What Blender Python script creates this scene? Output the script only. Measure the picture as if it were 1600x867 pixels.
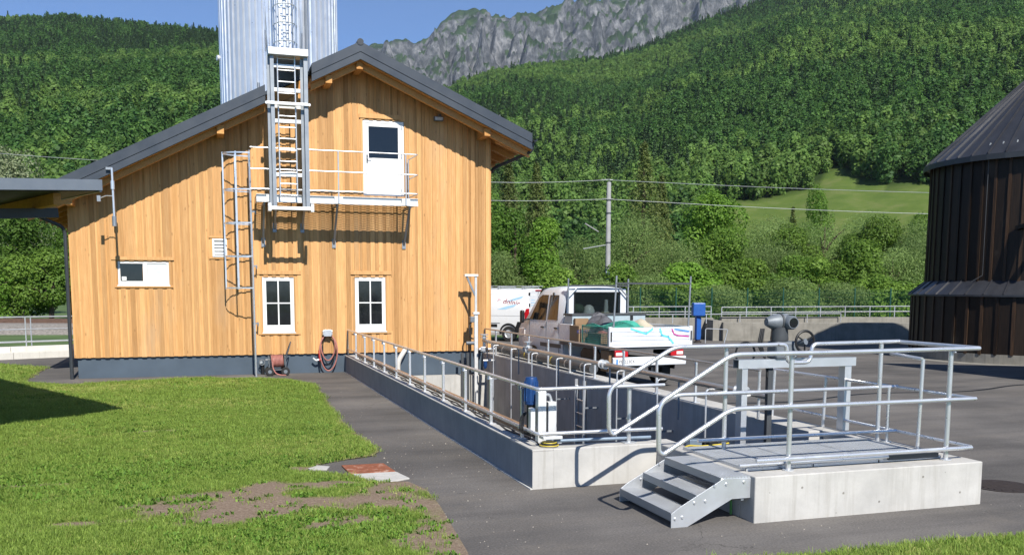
import bpy, math, random
import numpy as np
from mathutils import Vector, Matrix, noise as mnoise

# ------------------------------------------------------------------ scene, camera, sky, sun
for o in list(bpy.data.objects):
    bpy.data.objects.remove(o, do_unlink=True)
scene = bpy.context.scene
COL = scene.collection
R = math.radians
random.seed(7)
RNG = np.random.default_rng(7)

F_PX, PITCH, YAW, ROLL = 1454.45, 0.1093, 0.3134, 0.0026
CAM = Vector((3.2911, -25.7807, 2.3373))
_r = Vector((math.cos(YAW), -math.sin(YAW), 0))
_f0 = Vector((math.sin(YAW), math.cos(YAW), 0))
_u0 = Vector((0, 0, 1))
_fw = _f0 * math.cos(PITCH) - _u0 * math.sin(PITCH)
_up = _u0 * math.cos(PITCH) + _f0 * math.sin(PITCH)
_R = _r * math.cos(ROLL) + _up * math.sin(ROLL)
_U = _up * math.cos(ROLL) - _r * math.sin(ROLL)
cd = bpy.data.cameras.new('camera')
cam = bpy.data.objects.new('camera', cd)
COL.objects.link(cam)
cam.matrix_world = Matrix(((_R.x, _U.x, -_fw.x, CAM.x), (_R.y, _U.y, -_fw.y, CAM.y), (_R.z, _U.z, -_fw.z, CAM.z), (0, 0, 0, 1)))
cd.sensor_fit = 'HORIZONTAL'
cd.sensor_width = 36.0
cd.lens = F_PX / 1600 * 36
cd.shift_y = (608.3 - 433.5) / 1600
cd.clip_start = 0.1
cd.clip_end = 30000
scene.camera = cam

SUN_DIR = Vector((-0.05, 1.0, -0.93)).normalized()      # the way the light travels
world = bpy.data.worlds.new('World')
scene.world = world
world.use_nodes = True
wn = world.node_tree
wn.nodes.clear()
sky = wn.nodes.new('ShaderNodeTexSky')
sky.sky_type = 'NISHITA'
sky.sun_disc = False
sky.sun_elevation = math.asin(-SUN_DIR.z)
sky.sun_rotation = math.atan2(-SUN_DIR.x, -SUN_DIR.y)
sky.altitude = 600
sky.air_density = 0.7
sky.dust_density = 0.0
sky.ozone_density = 8.0
bg = wn.nodes.new('ShaderNodeBackground')
bg.inputs['Strength'].default_value = 0.115
wo = wn.nodes.new('ShaderNodeOutputWorld')
wn.links.new(sky.outputs[0], bg.inputs[0])
wn.links.new(bg.outputs[0], wo.inputs[0])
sl = bpy.data.lights.new('sun', 'SUN')
sl.energy = 5.0
sl.angle = R(0.53)
sl.color = (1.0, 0.955, 0.88)
so = bpy.data.objects.new('sun', sl)
COL.objects.link(so)
so.rotation_euler = SUN_DIR.to_track_quat('-Z', 'Y').to_euler()
so.location = (10, -60, 60)
scene.view_settings.view_transform = 'Standard'
scene.view_settings.look = 'None'
scene.view_settings.exposure = 0.38
scene.view_settings.gamma = 1.0
scene.view_settings.use_curve_mapping = False
scene.render.engine = 'CYCLES'
cy = scene.cycles
cy.use_denoising = True
cy.max_bounces = 8
cy.diffuse_bounces = 3
cy.glossy_bounces = 3
cy.transparent_max_bounces = 8
cy.volume_bounces = 0
cy.caustics_reflective = False
cy.caustics_refractive = False

# ------------------------------------------------------------------ mesh helpers
def wloc(o):
    v = Vector((0, 0, 0))
    while o is not None:
        v = v + o.location
        o = o.parent
    return v

class MB:
    def __init__(s):
        s.v = []; s.f = []
    def hexa(s, p):
        b = len(s.v); s.v += [tuple(q) for q in p]
        for q in ((0, 3, 2, 1), (4, 5, 6, 7), (0, 1, 5, 4), (1, 2, 6, 5), (2, 3, 7, 6), (3, 0, 4, 7)):
            s.f.append(tuple(b + i for i in q))
        return s
    def box(s, x0, x1, y0, y1, z0, z1):
        return s.hexa([(x0, y0, z0), (x1, y0, z0), (x1, y1, z0), (x0, y1, z0), (x0, y0, z1), (x1, y0, z1), (x1, y1, z1), (x0, y1, z1)])
    def cbox(s, c, d, rz=0.0, M=None):
        p = []
        for z in (-.5, .5):
            for x, y in ((-.5, -.5), (.5, -.5), (.5, .5), (-.5, .5)):
                v = Vector((x * d[0], y * d[1], z * d[2]))
                if M is not None: v = M @ v
                elif rz: v = Matrix.Rotation(rz, 3, 'Z') @ v
                p.append(tuple(v + Vector(c)))
        return s.hexa(p)
    def bar(s, p0, p1, w, t):
        # a flat bar from p0 to p1, w wide (horizontally where it can be), t thick
        p0, p1 = Vector(p0), Vector(p1); d = (p1 - p0)
        L = d.length; d.normalize()
        a = d.cross(Vector((0, 0, 1)))
        if a.length < 1e-3: a = Vector((1, 0, 0))
        a.normalize(); b = a.cross(d)
        M = Matrix((a, d, b)).transposed()
        return s.cbox((p0 + p1) / 2, (w, L, t), M=M)
    def prism(s, poly, axis, a, b):
        n = len(poly); k = len(s.v)
        for t in (a, b):
            for p, q in poly:
                s.v.append((t, p, q) if axis == 'x' else (p, t, q) if axis == 'y' else (p, q, t))
        s.f.append(tuple(range(k, k + n))); s.f.append(tuple(range(k + 2 * n - 1, k + n - 1, -1)))
        for i in range(n):
            j = (i + 1) % n
            s.f.append((k + i, k + n + i, k + n + j, k + j))
        return s
    def tube(s, path, r, n=8, closed=False, caps=True):
        P = [Vector(p) for p in path]; m = len(P); k = len(s.v)
        rr = r if isinstance(r, (list, tuple)) else [r] * m
        T = []
        for i in range(m):
            if closed: t = P[(i + 1) % m] - P[i - 1]
            else: t = P[min(i + 1, m - 1)] - P[max(i - 1, 0)]
            T.append(t.normalized())
        a = T[0].orthogonal().normalized()
        for i in range(m):
            a = (a - T[i] * a.dot(T[i])).normalized()
            b = T[i].cross(a)
            # keep the section square to the bisector at a bend
            for j in range(n):
                th = 2 * math.pi * j / n
                s.v.append(tuple(P[i] + (a * math.cos(th) + b * math.sin(th)) * rr[i]))
        for i in range(m if closed else m - 1):
            i2 = (i + 1) % m
            for j in range(n):
                j2 = (j + 1) % n
                s.f.append((k + i * n + j, k + i * n + j2, k + i2 * n + j2, k + i2 * n + j))
        if caps and not closed:
            s.f.append(tuple(k + j for j in range(n - 1, -1, -1)))
            s.f.append(tuple(k + (m - 1) * n + j for j in range(n)))
        return s
    def cyl(s, p0, p1, r, n=12, r2=None):
        return s.tube([p0, p1], [r, r if r2 is None else r2], n)
    def lathe(s, prof, c=(0, 0, 0), n=16, axis='z', a0=0.0, a1=2 * math.pi):
        k = len(s.v); m = len(prof); full = abs(a1 - a0 - 2 * math.pi) < 1e-6
        N = n if full else n + 1
        for i in range(N):
            th = a0 + (a1 - a0) * i / n
            for rr, h in prof:
                x, y = rr * math.cos(th), rr * math.sin(th)
                q = (x, y, h) if axis == 'z' else (h, x, y) if axis == 'x' else (x, h, y)
                s.v.append((q[0] + c[0], q[1] + c[1], q[2] + c[2]))
        for i in range(n):
            i2 = (i + 1) % N
            for j in range(m - 1):
                s.f.append((k + i * m + j, k + i2 * m + j, k + i2 * m + j + 1, k + i * m + j + 1))
        return s
    def ball(s, c, r, n=10, sz=1.0):
        prof = [(r * math.sin(math.pi * i / n), -r * sz * math.cos(math.pi * i / n)) for i in range(n + 1)]
        return s.lathe(prof, c, n * 2)
    def ring(s, c, r, t, axis='y', n=28, m=6):
        pts = []
        for i in range(n):
            th = 2 * math.pi * i / n
            x, y = r * math.cos(th), r * math.sin(th)
            q = (x, 0, y) if axis == 'y' else (0, x, y) if axis == 'x' else (x, y, 0)
            pts.append((c[0] + q[0], c[1] + q[1], c[2] + q[2]))
        return s.tube(pts, t, m, closed=True)
    def mesh(s, name, off=None, smooth=False):
        me = bpy.data.meshes.new(name)
        v = s.v if off is None else [(a - off[0], b - off[1], c - off[2]) for a, b, c in s.v]
        me.from_pydata(v, [], s.f)
        import bmesh
        bm = bmesh.new(); bm.from_mesh(me)
        bmesh.ops.recalc_face_normals(bm, faces=bm.faces)
        bm.to_mesh(me); bm.free()
        if smooth:
            me.shade_smooth()
            me.set_sharp_from_angle(angle=R(38))
        me.update()
        return me
    def build(s, name, mat, parent=None, smooth=False, local=False, bevel=0, kind=None):
        off = wloc(parent) if (parent is not None and not local) else None
        me = s.mesh(name, off, smooth)
        me.materials.append(mat)
        return link(name, me, parent, bevel, kind)

def link(name, me, parent=None, bevel=0, kind=None):
    o = bpy.data.objects.new(name, me)
    COL.objects.link(o)
    if parent is not None: o.parent = parent
    if bevel:
        b = o.modifiers.new('bevel', 'BEVEL'); b.width = bevel; b.segments = 2; b.limit_method = 'ANGLE'; b.angle_limit = R(40)
    if kind: o['kind'] = kind
    return o

def B(): return MB()

def tag(o, label, cat, group=None):
    o['label'] = label; o['category'] = cat
    if group: o['group'] = group
    return o

def thing(name, label, cat, loc=(0, 0, 0), rz=0.0, group=None):
    o = bpy.data.objects.new(name, None)
    o.empty_display_size = 0.1
    COL.objects.link(o)
    o.location = loc; o.rotation_euler = (0, 0, rz)
    return tag(o, label, cat, group)

def copy_tree(o, parent=None):
    c = o.copy(); COL.objects.link(c); c.parent = parent
    for ch in o.children: copy_tree(ch, c)
    return c

def bend(path, rad=0.08, n=5):
    """round the corners of a polyline"""
    P = [Vector(p) for p in path]; out = [P[0]]
    for i in range(1, len(P) - 1):
        a, b, c = P[i - 1], P[i], P[i + 1]
        u, w = (a - b), (c - b)
        d = min(rad, u.length * .45, w.length * .45)
        p0, p1 = b + u.normalized() * d, b + w.normalized() * d
        for k in range(n + 1):
            t = k / n
            out.append(p0 * (1 - t) ** 2 + b * 2 * t * (1 - t) + p1 * t * t)
    out.append(P[-1])
    return out

def rail_tube(path, r=0.021, rad=0.09, n=8):
    return B().tube(bend(path, rad), r, n)

def text(name, s, mat, size, parent, loc, rot, shear=0.0, extrude=0.002):
    cu = bpy.data.curves.new(name, 'FONT'); cu.body = s; cu.size = size; cu.extrude = extrude; cu.shear = shear
    cu.align_x = 'CENTER'; cu.align_y = 'CENTER'
    t = bpy.data.objects.new(name, cu); COL.objects.link(t)
    dg = bpy.context.evaluated_depsgraph_get()
    me = bpy.data.meshes.new_from_object(t.evaluated_get(dg))
    bpy.data.objects.remove(t, do_unlink=True)
    me.materials.clear(); me.materials.append(mat)
    o = link(name, me, parent); o.location = loc; o.rotation_euler = rot
    return o

def quads_mesh(name, V, Q, mat, tone=None):
    """fast mesh from numpy arrays: V (n,3), Q (m,4)"""
    me = bpy.data.meshes.new(name)
    me.vertices.add(len(V)); me.vertices.foreach_set('co', np.ascontiguousarray(V, np.float32).ravel())
    me.loops.add(Q.size); me.loops.foreach_set('vertex_index', np.ascontiguousarray(Q, np.int32).ravel())
    me.polygons.add(len(Q))
    k = Q.shape[1]
    me.polygons.foreach_set('loop_start', np.arange(0, Q.size, k, dtype=np.int32))
    try: me.polygons.foreach_set('loop_total', np.full(len(Q), k, np.int32))
    except Exception: pass
    if tone is not None:
        a = me.attributes.new('tone', 'FLOAT', 'FACE'); a.data.foreach_set('value', np.asarray(tone, np.float32))
    me.update(calc_edges=True)
    if mat is not None: me.materials.append(mat)
    return me

# ------------------------------------------------------------------ materials
def _n(nt, t, **kw):
    n = nt.nodes.new(t)
    for k, v in kw.items():
        if k in n.inputs: n.inputs[k].default_value = v
        else: setattr(n, k, v)
    return n

def _ramp(nt, fac, stops):
    r = nt.nodes.new('ShaderNodeValToRGB')
    e = r.color_ramp.elements
    while len(e) > 1: e.remove(e[-1])
    e[0].position, e[0].color = stops[0][0], (*stops[0][1], 1)
    for p, c in stops[1:]:
        q = e.new(p); q.color = (*c, 1)
    if fac is not None: nt.links.new(fac, r.inputs[0])
    return r

def _noise(nt, scale, detail=4, rough=.55, mapscale=None, coord='Object', dist=0.0):
    tc = nt.nodes.new('ShaderNodeTexCoord')
    src = tc.outputs[coord]
    if mapscale is not None:
        mp = nt.nodes.new('ShaderNodeMapping'); mp.inputs['Scale'].default_value = mapscale
        nt.links.new(src, mp.inputs[0]); src = mp.outputs[0]
    n = nt.nodes.new('ShaderNodeTexNoise')
    n.inputs['Scale'].default_value = scale; n.inputs['Detail'].default_value = detail
    n.inputs['Roughness'].default_value = rough; n.inputs['Distortion'].default_value = dist
    nt.links.new(src, n.inputs['Vector'])
    return n

def mul(c, k): return tuple(max(0, min(1, a * k)) for a in c)

def _mix(nt, a, b, fac, blend='MIX'):
    m = nt.nodes.new('ShaderNodeMix'); m.data_type = 'RGBA'; m.blend_type = blend
    for sock, val in ((m.inputs[6], a), (m.inputs[7], b)):
        if hasattr(val, 'node'): nt.links.new(val, sock)
        else: sock.default_value = (*val, 1)
    if hasattr(fac, 'node'): nt.links.new(fac, m.inputs[0])
    else: m.inputs[0].default_value = fac
    return m.outputs[2]

def _math(nt, op, a, b=None, clamp=False):
    m = nt.nodes.new('ShaderNodeMath'); m.operation = op; m.use_clamp = clamp
    for s, v in ((m.inputs[0], a), (m.inputs[1], b)):
        if v is None: continue
        if hasattr(v, 'node'): nt.links.new(v, s)
        else: s.default_value = v
    return m.outputs[0]

def new_mat(name):
    m = bpy.data.materials.new(name); m.use_nodes = True
    nt = m.node_tree
    return m, nt, nt.nodes['Principled BSDF']

def mat(name, base, rough=.6, metal=0.0, var=.12, vscale=6.0, mapscale=None, bump=0.0, bscale=60.0, spec=.5, rand=0.0, dirt=None, dscale=2.0, dlo=.5, dhi=.75):
    m, nt, p = new_mat(name)
    n = _noise(nt, vscale, 5, .6, mapscale)
    col = _ramp(nt, n.outputs[0], [(.3, mul(base, 1 - var)), (.7, mul(base, 1 + var))]).outputs[0]
    if dirt is not None:
        d = _noise(nt, dscale, 6, .65, mapscale)
        f = _ramp(nt, d.outputs[0], [(dlo, (0, 0, 0)), (dhi, (1, 1, 1))])
        col = _mix(nt, col, dirt, f.outputs[0])
    if rand:
        oi = nt.nodes.new('ShaderNodeObjectInfo')
        v = nt.nodes.new('ShaderNodeMapRange'); v.inputs[3].default_value = 1 - rand; v.inputs[4].default_value = 1 + rand
        nt.links.new(oi.outputs['Random'], v.inputs[0])
        col = _mix(nt, col, v.outputs[0], 1.0, 'MULTIPLY')
    nt.links.new(col, p.inputs['Base Color'])
    p.inputs['Metallic'].default_value = metal
    p.inputs['Specular IOR Level'].default_value = spec
    rn = _ramp(nt, n.outputs[0], [(.25, (max(0, rough - .08),) * 3), (.75, (min(1, rough + .08),) * 3)])
    nt.links.new(rn.outputs[0], p.inputs['Roughness'])
    if bump:
        bn = _noise(nt, bscale, 5, .65, mapscale)
        b = nt.nodes.new('ShaderNodeBump'); b.inputs['Strength'].default_value = bump; b.inputs['Distance'].default_value = .01
        nt.links.new(bn.outputs[0], b.inputs['Height']); nt.links.new(b.outputs[0], p.inputs['Normal'])
    return m

def wood(name, lo, hi, rand=.16, knots=True, grain=(9, 9, .45), rough=.62, bump=.25):
    m, nt, p = new_mat(name)
    n = _noise(nt, 4.0, 7, .62, grain, dist=.5)
    oi = nt.nodes.new('ShaderNodeObjectInfo')
    # every board has its own piece of grain
    tc = nt.nodes.new('ShaderNodeTexCoord'); va = nt.nodes.new('ShaderNodeVectorMath'); va.operation = 'ADD'
    cx = nt.nodes.new('ShaderNodeCombineXYZ'); sc = _math(nt, 'MULTIPLY', oi.outputs['Random'], 37.0)
    nt.links.new(sc, cx.inputs[0]); nt.links.new(sc, cx.inputs[2])
    nt.links.new(tc.outputs['Object'], va.inputs[0]); nt.links.new(cx.outputs[0], va.inputs[1])
    mp = nt.nodes.new('ShaderNodeMapping'); mp.inputs['Scale'].default_value = grain
    nt.links.new(va.outputs[0], mp.inputs[0]); nt.links.new(mp.outputs[0], n.inputs['Vector'])
    col = _ramp(nt, n.outputs[0], [(.28, lo), (.5, tuple((a + b) / 2 for a, b in zip(lo, hi))), (.72, hi)]).outputs[0]
    if knots:
        k = nt.nodes.new('ShaderNodeTexVoronoi'); k.inputs['Scale'].default_value = 2.6
        mk = nt.nodes.new('ShaderNodeMapping'); mk.inputs['Scale'].default_value = (2.2, 2.2, .9)
        nt.links.new(va.outputs[0], mk.inputs[0]); nt.links.new(mk.outputs[0], k.inputs['Vector'])
        kr = _ramp(nt, k.outputs['Distance'], [(.05, (1, 1, 1)), (.13, (0, 0, 0))])
        col = _mix(nt, col, mul(lo, .55), _math(nt, 'MULTIPLY', kr.outputs[0], .6))
    v = nt.nodes.new('ShaderNodeMapRange'); v.inputs[3].default_value = 1 - rand; v.inputs[4].default_value = 1 + rand * .8
    nt.links.new(oi.outputs['Random'], v.inputs[0])
    col = _mix(nt, col, v.outputs[0], 1.0, 'MULTIPLY')
    h2 = _math(nt, 'FRACT', _math(nt, 'MULTIPLY', oi.outputs['Random'], 17.31))
    col = _mix(nt, col, _mix(nt, (1.06, 1.0, .92), (.90, .80, .66), _ramp(nt, h2, [(.55, (0, 0, 0)), (1.0, (1, 1, 1))]).outputs[0]), 1.0, 'MULTIPLY')
    # a little silvering where the weather gets at it
    w = _noise(nt, .55, 4, .6, (1.6, 1, .5))
    wr = _ramp(nt, w.outputs[0], [(.58, (0, 0, 0)), (.8, (1, 1, 1))])
    col = _mix(nt, col, (.36, .30, .23), _math(nt, 'MULTIPLY', wr.outputs[0], .35))
    nt.links.new(col, p.inputs['Base Color'])
    p.inputs['Roughness'].default_value = rough
    p.inputs['Specular IOR Level'].default_value = .3
    b = nt.nodes.new('ShaderNodeBump'); b.inputs['Strength'].default_value = bump; b.inputs['Distance'].default_value = .004
    nt.links.new(n.outputs[0], b.inputs['Height']); nt.links.new(b.outputs[0], p.inputs['Normal'])
    return m

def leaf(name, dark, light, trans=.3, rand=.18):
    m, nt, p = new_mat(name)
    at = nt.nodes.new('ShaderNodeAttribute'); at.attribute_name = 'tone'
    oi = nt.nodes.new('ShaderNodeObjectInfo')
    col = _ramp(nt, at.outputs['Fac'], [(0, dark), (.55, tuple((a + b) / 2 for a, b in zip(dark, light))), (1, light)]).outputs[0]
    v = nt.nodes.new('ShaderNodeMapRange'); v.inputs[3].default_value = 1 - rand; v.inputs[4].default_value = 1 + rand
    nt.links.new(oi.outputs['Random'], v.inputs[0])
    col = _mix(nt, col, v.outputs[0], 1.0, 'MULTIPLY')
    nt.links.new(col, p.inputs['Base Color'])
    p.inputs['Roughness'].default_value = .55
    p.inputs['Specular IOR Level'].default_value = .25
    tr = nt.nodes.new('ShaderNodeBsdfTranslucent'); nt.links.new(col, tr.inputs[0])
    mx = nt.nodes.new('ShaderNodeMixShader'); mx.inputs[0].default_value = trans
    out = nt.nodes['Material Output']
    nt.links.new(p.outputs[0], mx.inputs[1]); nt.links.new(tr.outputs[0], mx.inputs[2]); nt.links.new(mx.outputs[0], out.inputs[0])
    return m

M = {}
M['wood'] = wood('larch_boards', (.475, .262, .104), (.665, .408, .186), rand=.23)
M['wood_trim'] = wood('larch_trim', (.50, .28, .112), (.69, .42, .19), rand=.08, knots=False)
M['wood_beam'] = wood('spruce_beam', (.46, .235, .075), (.68, .38, .14), rand=.06, knots=False, grain=(9, .5, 9))
M['wood_soffit'] = wood('spruce_soffit', (.40, .19, .055), (.58, .30, .10), rand=.08, knots=False, grain=(9, .5, 9))
M['plank'] = wood('weathered_plank', (.20, .125, .075), (.36, .24, .15), rand=.1, knots=False, grain=(9, .5, 9))
M['plinth'] = mat('plinth_paint', (.062, .088, .118), .6, var=.12, vscale=1.5, bump=.08, bscale=40)
M['roof'] = mat('roof_sheet', (.048, .058, .072), .42, .2, var=.08, vscale=2, spec=.5)
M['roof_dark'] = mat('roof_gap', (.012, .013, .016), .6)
M['gutter'] = mat('gutter_paint', (.045, .05, .056), .45, .2, var=.08)
M['white'] = mat('white_paint', (.82, .82, .80), .4, var=.03, vscale=8)
M['whitealu'] = mat('white_aluminium', (.80, .80, .78), .38, .35, var=.06, vscale=9)
M['galv'] = mat('galvanised_steel', (.66, .68, .70), .36, .6, var=.05, vscale=5)
M['galv_matt'] = mat('dull_galvanised_steel', (.30, .325, .35), .45, .55, var=.06, vscale=4)
M['stainless'] = mat('stainless_tube', (.76, .77, .78), .30, .7, var=.03, vscale=4)
M['stainless_dull'] = mat('dull_stainless', (.47, .46, .44), .36, .7, var=.05, vscale=4)
M['silo'] = mat('silo_sheet', (.70, .73, .77), .32, .6, var=.05, vscale=2)
M['glass'] = mat('dark_pane', (.008, .010, .012), .04, var=.1, spec=.6)
M['frost'] = mat('frosted_pane', (.62, .65, .66), .3, var=.04)
M['black'] = mat('black_plastic', (.012, .012, .013), .5, var=.2)
M['rubber'] = mat('tyre_rubber', (.018, .018, .018), .8, var=.2, bump=.2)
M['cable'] = mat('black_cable', (.015, .015, .016), .55)
M['yellow'] = mat('yellow_cable', (.55, .42, .04), .5)
M['green_cable'] = mat('green_cable', (.10, .30, .06), .5)
M['hose_red'] = mat('red_hose', (.40, .16, .13), .55, var=.15, vscale=12)
M['red'] = mat('red_paint', (.42, .02, .02), .4)
M['blue'] = mat('blue_enamel', (.012, .05, .17), .35, var=.1)
M['blue_bright'] = mat('bright_blue_enamel', (.02, .10, .38), .4, var=.1)
M['motor_grey'] = mat('grey_cast_housing', (.17, .19, .21), .5, .2, var=.12)
M['dark_grey'] = mat('dark_grey_paint', (.06, .065, .07), .5, var=.1)
M['conduit'] = mat('blue_grey_conduit', (.20, .26, .33), .4, .3)
M['white_pipe'] = mat('pale_plastic_pipe', (.62, .60, .55), .4)
M['rust'] = mat('rusty_lid', (.26, .085, .04), .85, var=.35, vscale=9, bump=.5, bscale=50, dirt=(.42, .30, .24), dscale=9, dlo=.55, dhi=.72)
M['iron'] = mat('cast_iron', (.045, .035, .032), .75, .3, var=.25, vscale=20, bump=.4)
M['cardboard'] = mat('cardboard', (.26, .17, .095), .8, var=.12)
M['tank_wood'] = wood('tarred_boards', (.006, .005, .004), (.028, .018, .012), rand=.6, knots=False, rough=.5)
M['tank_batten'] = wood('tarred_battens', (.009, .007, .0055), (.058, .034, .020), rand=.9, knots=False, rough=.5)  # lighter than the boards: sun on the battens is put into their colour
M['tank_roof'] = mat('tank_roof_sheet', (.06, .062, .07), .38, .5, var=.16, vscale=2.0)
M['van_white'] = mat('van_paint', (.80, .81, .82), .22, var=.02, spec=.6)
M['silver'] = mat('pickup_paint', (.74, .77, .80), .24, .05, var=.02, spec=.6)
M['lens_red'] = mat('tail_lamp', (.48, .012, .02), .12, spec=.7)
M['lens_white'] = mat('reverse_lamp', (.80, .74, .70), .12, spec=.7)
M['plate'] = mat('number_plate', (.85, .85, .85), .35, var=.02)
M['cyan'] = mat('cyan_stripe', (.16, .62, .80), .4, var=.03)
M['magenta'] = mat('magenta_stripe', (.52, .05, .28), .4, var=.03)
M['sky_stripe'] = mat('blue_stripe', (.12, .30, .70), .4, var=.03)
M['paleblue'] = mat('pale_blue_print', (.42, .66, .84), .4, var=.03)
M['print_red'] = mat('dark_red_print', (.36, .03, .06), .4)
M['print_navy'] = mat('navy_print', (.03, .05, .22), .5)
M['tarp'] = mat('grey_tarp', (.10, .10, .11), .6, var=.25, vscale=8)
M['toolbox'] = mat('grey_blue_box', (.40, .48, .52), .45, .1, var=.08)
M['net'] = mat('green_net', (.05, .34, .25), .6, var=.2)
M['sack'] = mat('sack_cloth', (.50, .44, .33), .8, var=.15)
M['bark'] = mat('bark', (.09, .065, .045), .9, var=.35, vscale=5, bump=.6, bscale=12)
M['pole'] = mat('concrete_mast', (.30, .30, .295), .8, var=.12, vscale=3)
M['fence'] = mat('green_fence', (.008, .07, .045), .5)
M['wire'] = mat('bare_wire', (.36, .38, .38), .5, .3)
M['rail_iron'] = mat('rail_iron', (.14, .085, .06), .7, .3, var=.25)

def concrete(name, a, b, stain, tint=1.0):
    m, nt, p = new_mat(name)
    n = _noise(nt, 2.2, 8, .62)
    col = _ramp(nt, n.outputs[0], [(.3, a), (.7, b)]).outputs[0]
    # rain streaks and cloudy patches
    s = _noise(nt, 2.2, 5, .6, (5, 5, .35))
    sr = _ramp(nt, s.outputs[0], [(.52, (0, 0, 0)), (.78, (1, 1, 1))])
    col = _mix(nt, col, stain, _math(nt, 'MULTIPLY', sr.outputs[0], .55))
    # air holes
    v = nt.nodes.new('ShaderNodeTexVoronoi'); v.inputs['Scale'].default_value = 6.5; v.inputs['Randomness'].default_value = 1
    tc = nt.nodes.new('ShaderNodeTexCoord'); nt.links.new(tc.outputs['Object'], v.inputs['Vector'])
    vr = _ramp(nt, v.outputs['Distance'], [(.035, (1, 1, 1)), (.06, (0, 0, 0))])
    col = _mix(nt, col, mul(stain, .5), _math(nt, 'MULTIPLY', vr.outputs[0], .5))
    nt.links.new(col, p.inputs['Base Color'])
    p.inputs['Roughness'].default_value = .85; p.inputs['Specular IOR Level'].default_value = .25
    bn = _noise(nt, 40, 6, .65)
    hb = _math(nt, 'SUBTRACT', bn.outputs[0], vr.outputs[0])
    bp = nt.nodes.new('ShaderNodeBump'); bp.inputs['Strength'].default_value = .25; bp.inputs['Distance'].default_value = .006
    nt.links.new(hb, bp.inputs['Height']); nt.links.new(bp.outputs[0], p.inputs['Normal'])
    return m
M['concrete'] = concrete('fair_faced_concrete', (.41, .40, .375), (.55, .535, .50), (.30, .28, .24))
M['concrete_side'] = concrete('dark_grey_concrete', (.22, .24, .26), (.29, .31, .33), (.19, .195, .20))  # darker, bluer grey than the fair faced concrete, for the left wall
M['concrete_old'] = concrete('weathered_concrete', (.20, .19, .165), (.30, .285, .25), (.12, .11, .095))
M['kerb'] = concrete('pale_kerb_concrete', (.56, .55, .51), (.68, .66, .61), (.42, .40, .35))

def asphalt():
    m, nt, p = new_mat('asphalt')
    big = _noise(nt, .35, 6, .6)
    fine = _noise(nt, 45, 4, .7)
    streak = _noise(nt, .5, 5, .6, (.25, 2.2, 1))
    c = _ramp(nt, big.outputs[0], [(.28, (.092, .087, .083)), (.5, (.138, .129, .121)), (.72, (.20, .186, .172))]).outputs[0]
    c2 = _ramp(nt, streak.outputs[0], [(.32, (.74, .74, .75)), (.5, (1, 1, 1)), (.72, (1.22, 1.19, 1.14))])
    c = _mix(nt, c, c2.outputs[0], 1.0, 'MULTIPLY')
    c3 = _ramp(nt, fine.outputs[0], [(.3, (.62, .62, .62)), (.62, (1.05, 1.05, 1.05)), (.78, (1.7, 1.68, 1.6))])
    c = _mix(nt, c, c3.outputs[0], 1.0, 'MULTIPLY')
    # dusty patches
    d = _noise(nt, .9, 8, .7)
    dr = _ramp(nt, d.outputs[0], [(.56, (0, 0, 0)), (.78, (1, 1, 1))])
    c = _mix(nt, c, (.20, .175, .145), _math(nt, 'MULTIPLY', dr.outputs[0], .5))
    # hairline cracks and old tar stains
    vo = nt.nodes.new('ShaderNodeTexVoronoi'); vo.feature = 'DISTANCE_TO_EDGE'; vo.inputs['Scale'].default_value = .33
    wob = _noise(nt, 1.3, 5, .65); tcv = nt.nodes.new('ShaderNodeTexCoord'); vm = nt.nodes.new('ShaderNodeVectorMath'); vm.operation = 'ADD'
    nt.links.new(tcv.outputs['Object'], vm.inputs[0]); nt.links.new(wob.outputs['Color'], vm.inputs[1]); nt.links.new(vm.outputs[0], vo.inputs['Vector'])
    ck = _ramp(nt, vo.outputs['Distance'], [(.0, (1, 1, 1)), (.0035, (0, 0, 0))])
    c = _mix(nt, c, (.03, .028, .026), _math(nt, 'MULTIPLY', ck.outputs[0], _ramp(nt, big.outputs[0], [(.5, (0, 0, 0)), (.62, (.8, .8, .8))]).outputs[0]))
    st = _noise(nt, 2.4, 4, .5); sr = _ramp(nt, st.outputs[0], [(.70, (0, 0, 0)), (.76, (1, 1, 1))])
    c = _mix(nt, c, (.045, .042, .040), _math(nt, 'MULTIPLY', sr.outputs[0], .55))
    nt.links.new(c, p.inputs['Base Color'])
    p.inputs['Roughness'].default_value = .9; p.inputs['Specular IOR Level'].default_value = .2
    b = nt.nodes.new('ShaderNodeBump'); b.inputs['Strength'].default_value = .5; b.inputs['Distance'].default_value = .006
    nt.links.new(fine.outputs[0], b.inputs['Height']); nt.links.new(b.outputs[0], p.inputs['Normal'])
    return m
M['asphalt'] = asphalt()
# ------------------------------------------------------------------ ground
def sheet(name, x0, x1, y0, y1, z, m, hole=None, kind='structure'):
    b = B()
    def q(a, c, d, e):
        if c - a > 1e-4 and e - d > 1e-4:
            k = len(b.v); b.v += [(a, d, z), (c, d, z), (c, e, z), (a, e, z)]; b.f.append((k, k + 1, k + 2, k + 3))
    y = y0
    for hx0, hx1, hy0, hy1 in hole or ():
        q(x0, x1, y, hy0); q(x0, hx0, hy0, hy1); q(hx1, x1, hy0, hy1); y = hy1
    q(x0, x1, y, y1)
    return b.build(name, m, kind=kind)

M['meadow'] = mat('meadow_grass', (.075, .125, .03), .9, var=.3, vscale=.35, bump=.3, bscale=3)
HOLE = ((8.5, 11.1, -17.7, -15.6), (6.95, 10.95, -15.6, .05))
sheet('ground', -3480, 5180, -380, 6180, -.03, M['meadow'], HOLE)
sheet('asphalt_yard', -9.0, 48.0, -60.0, 14.6, 0.0, M['asphalt'], HOLE)

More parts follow.
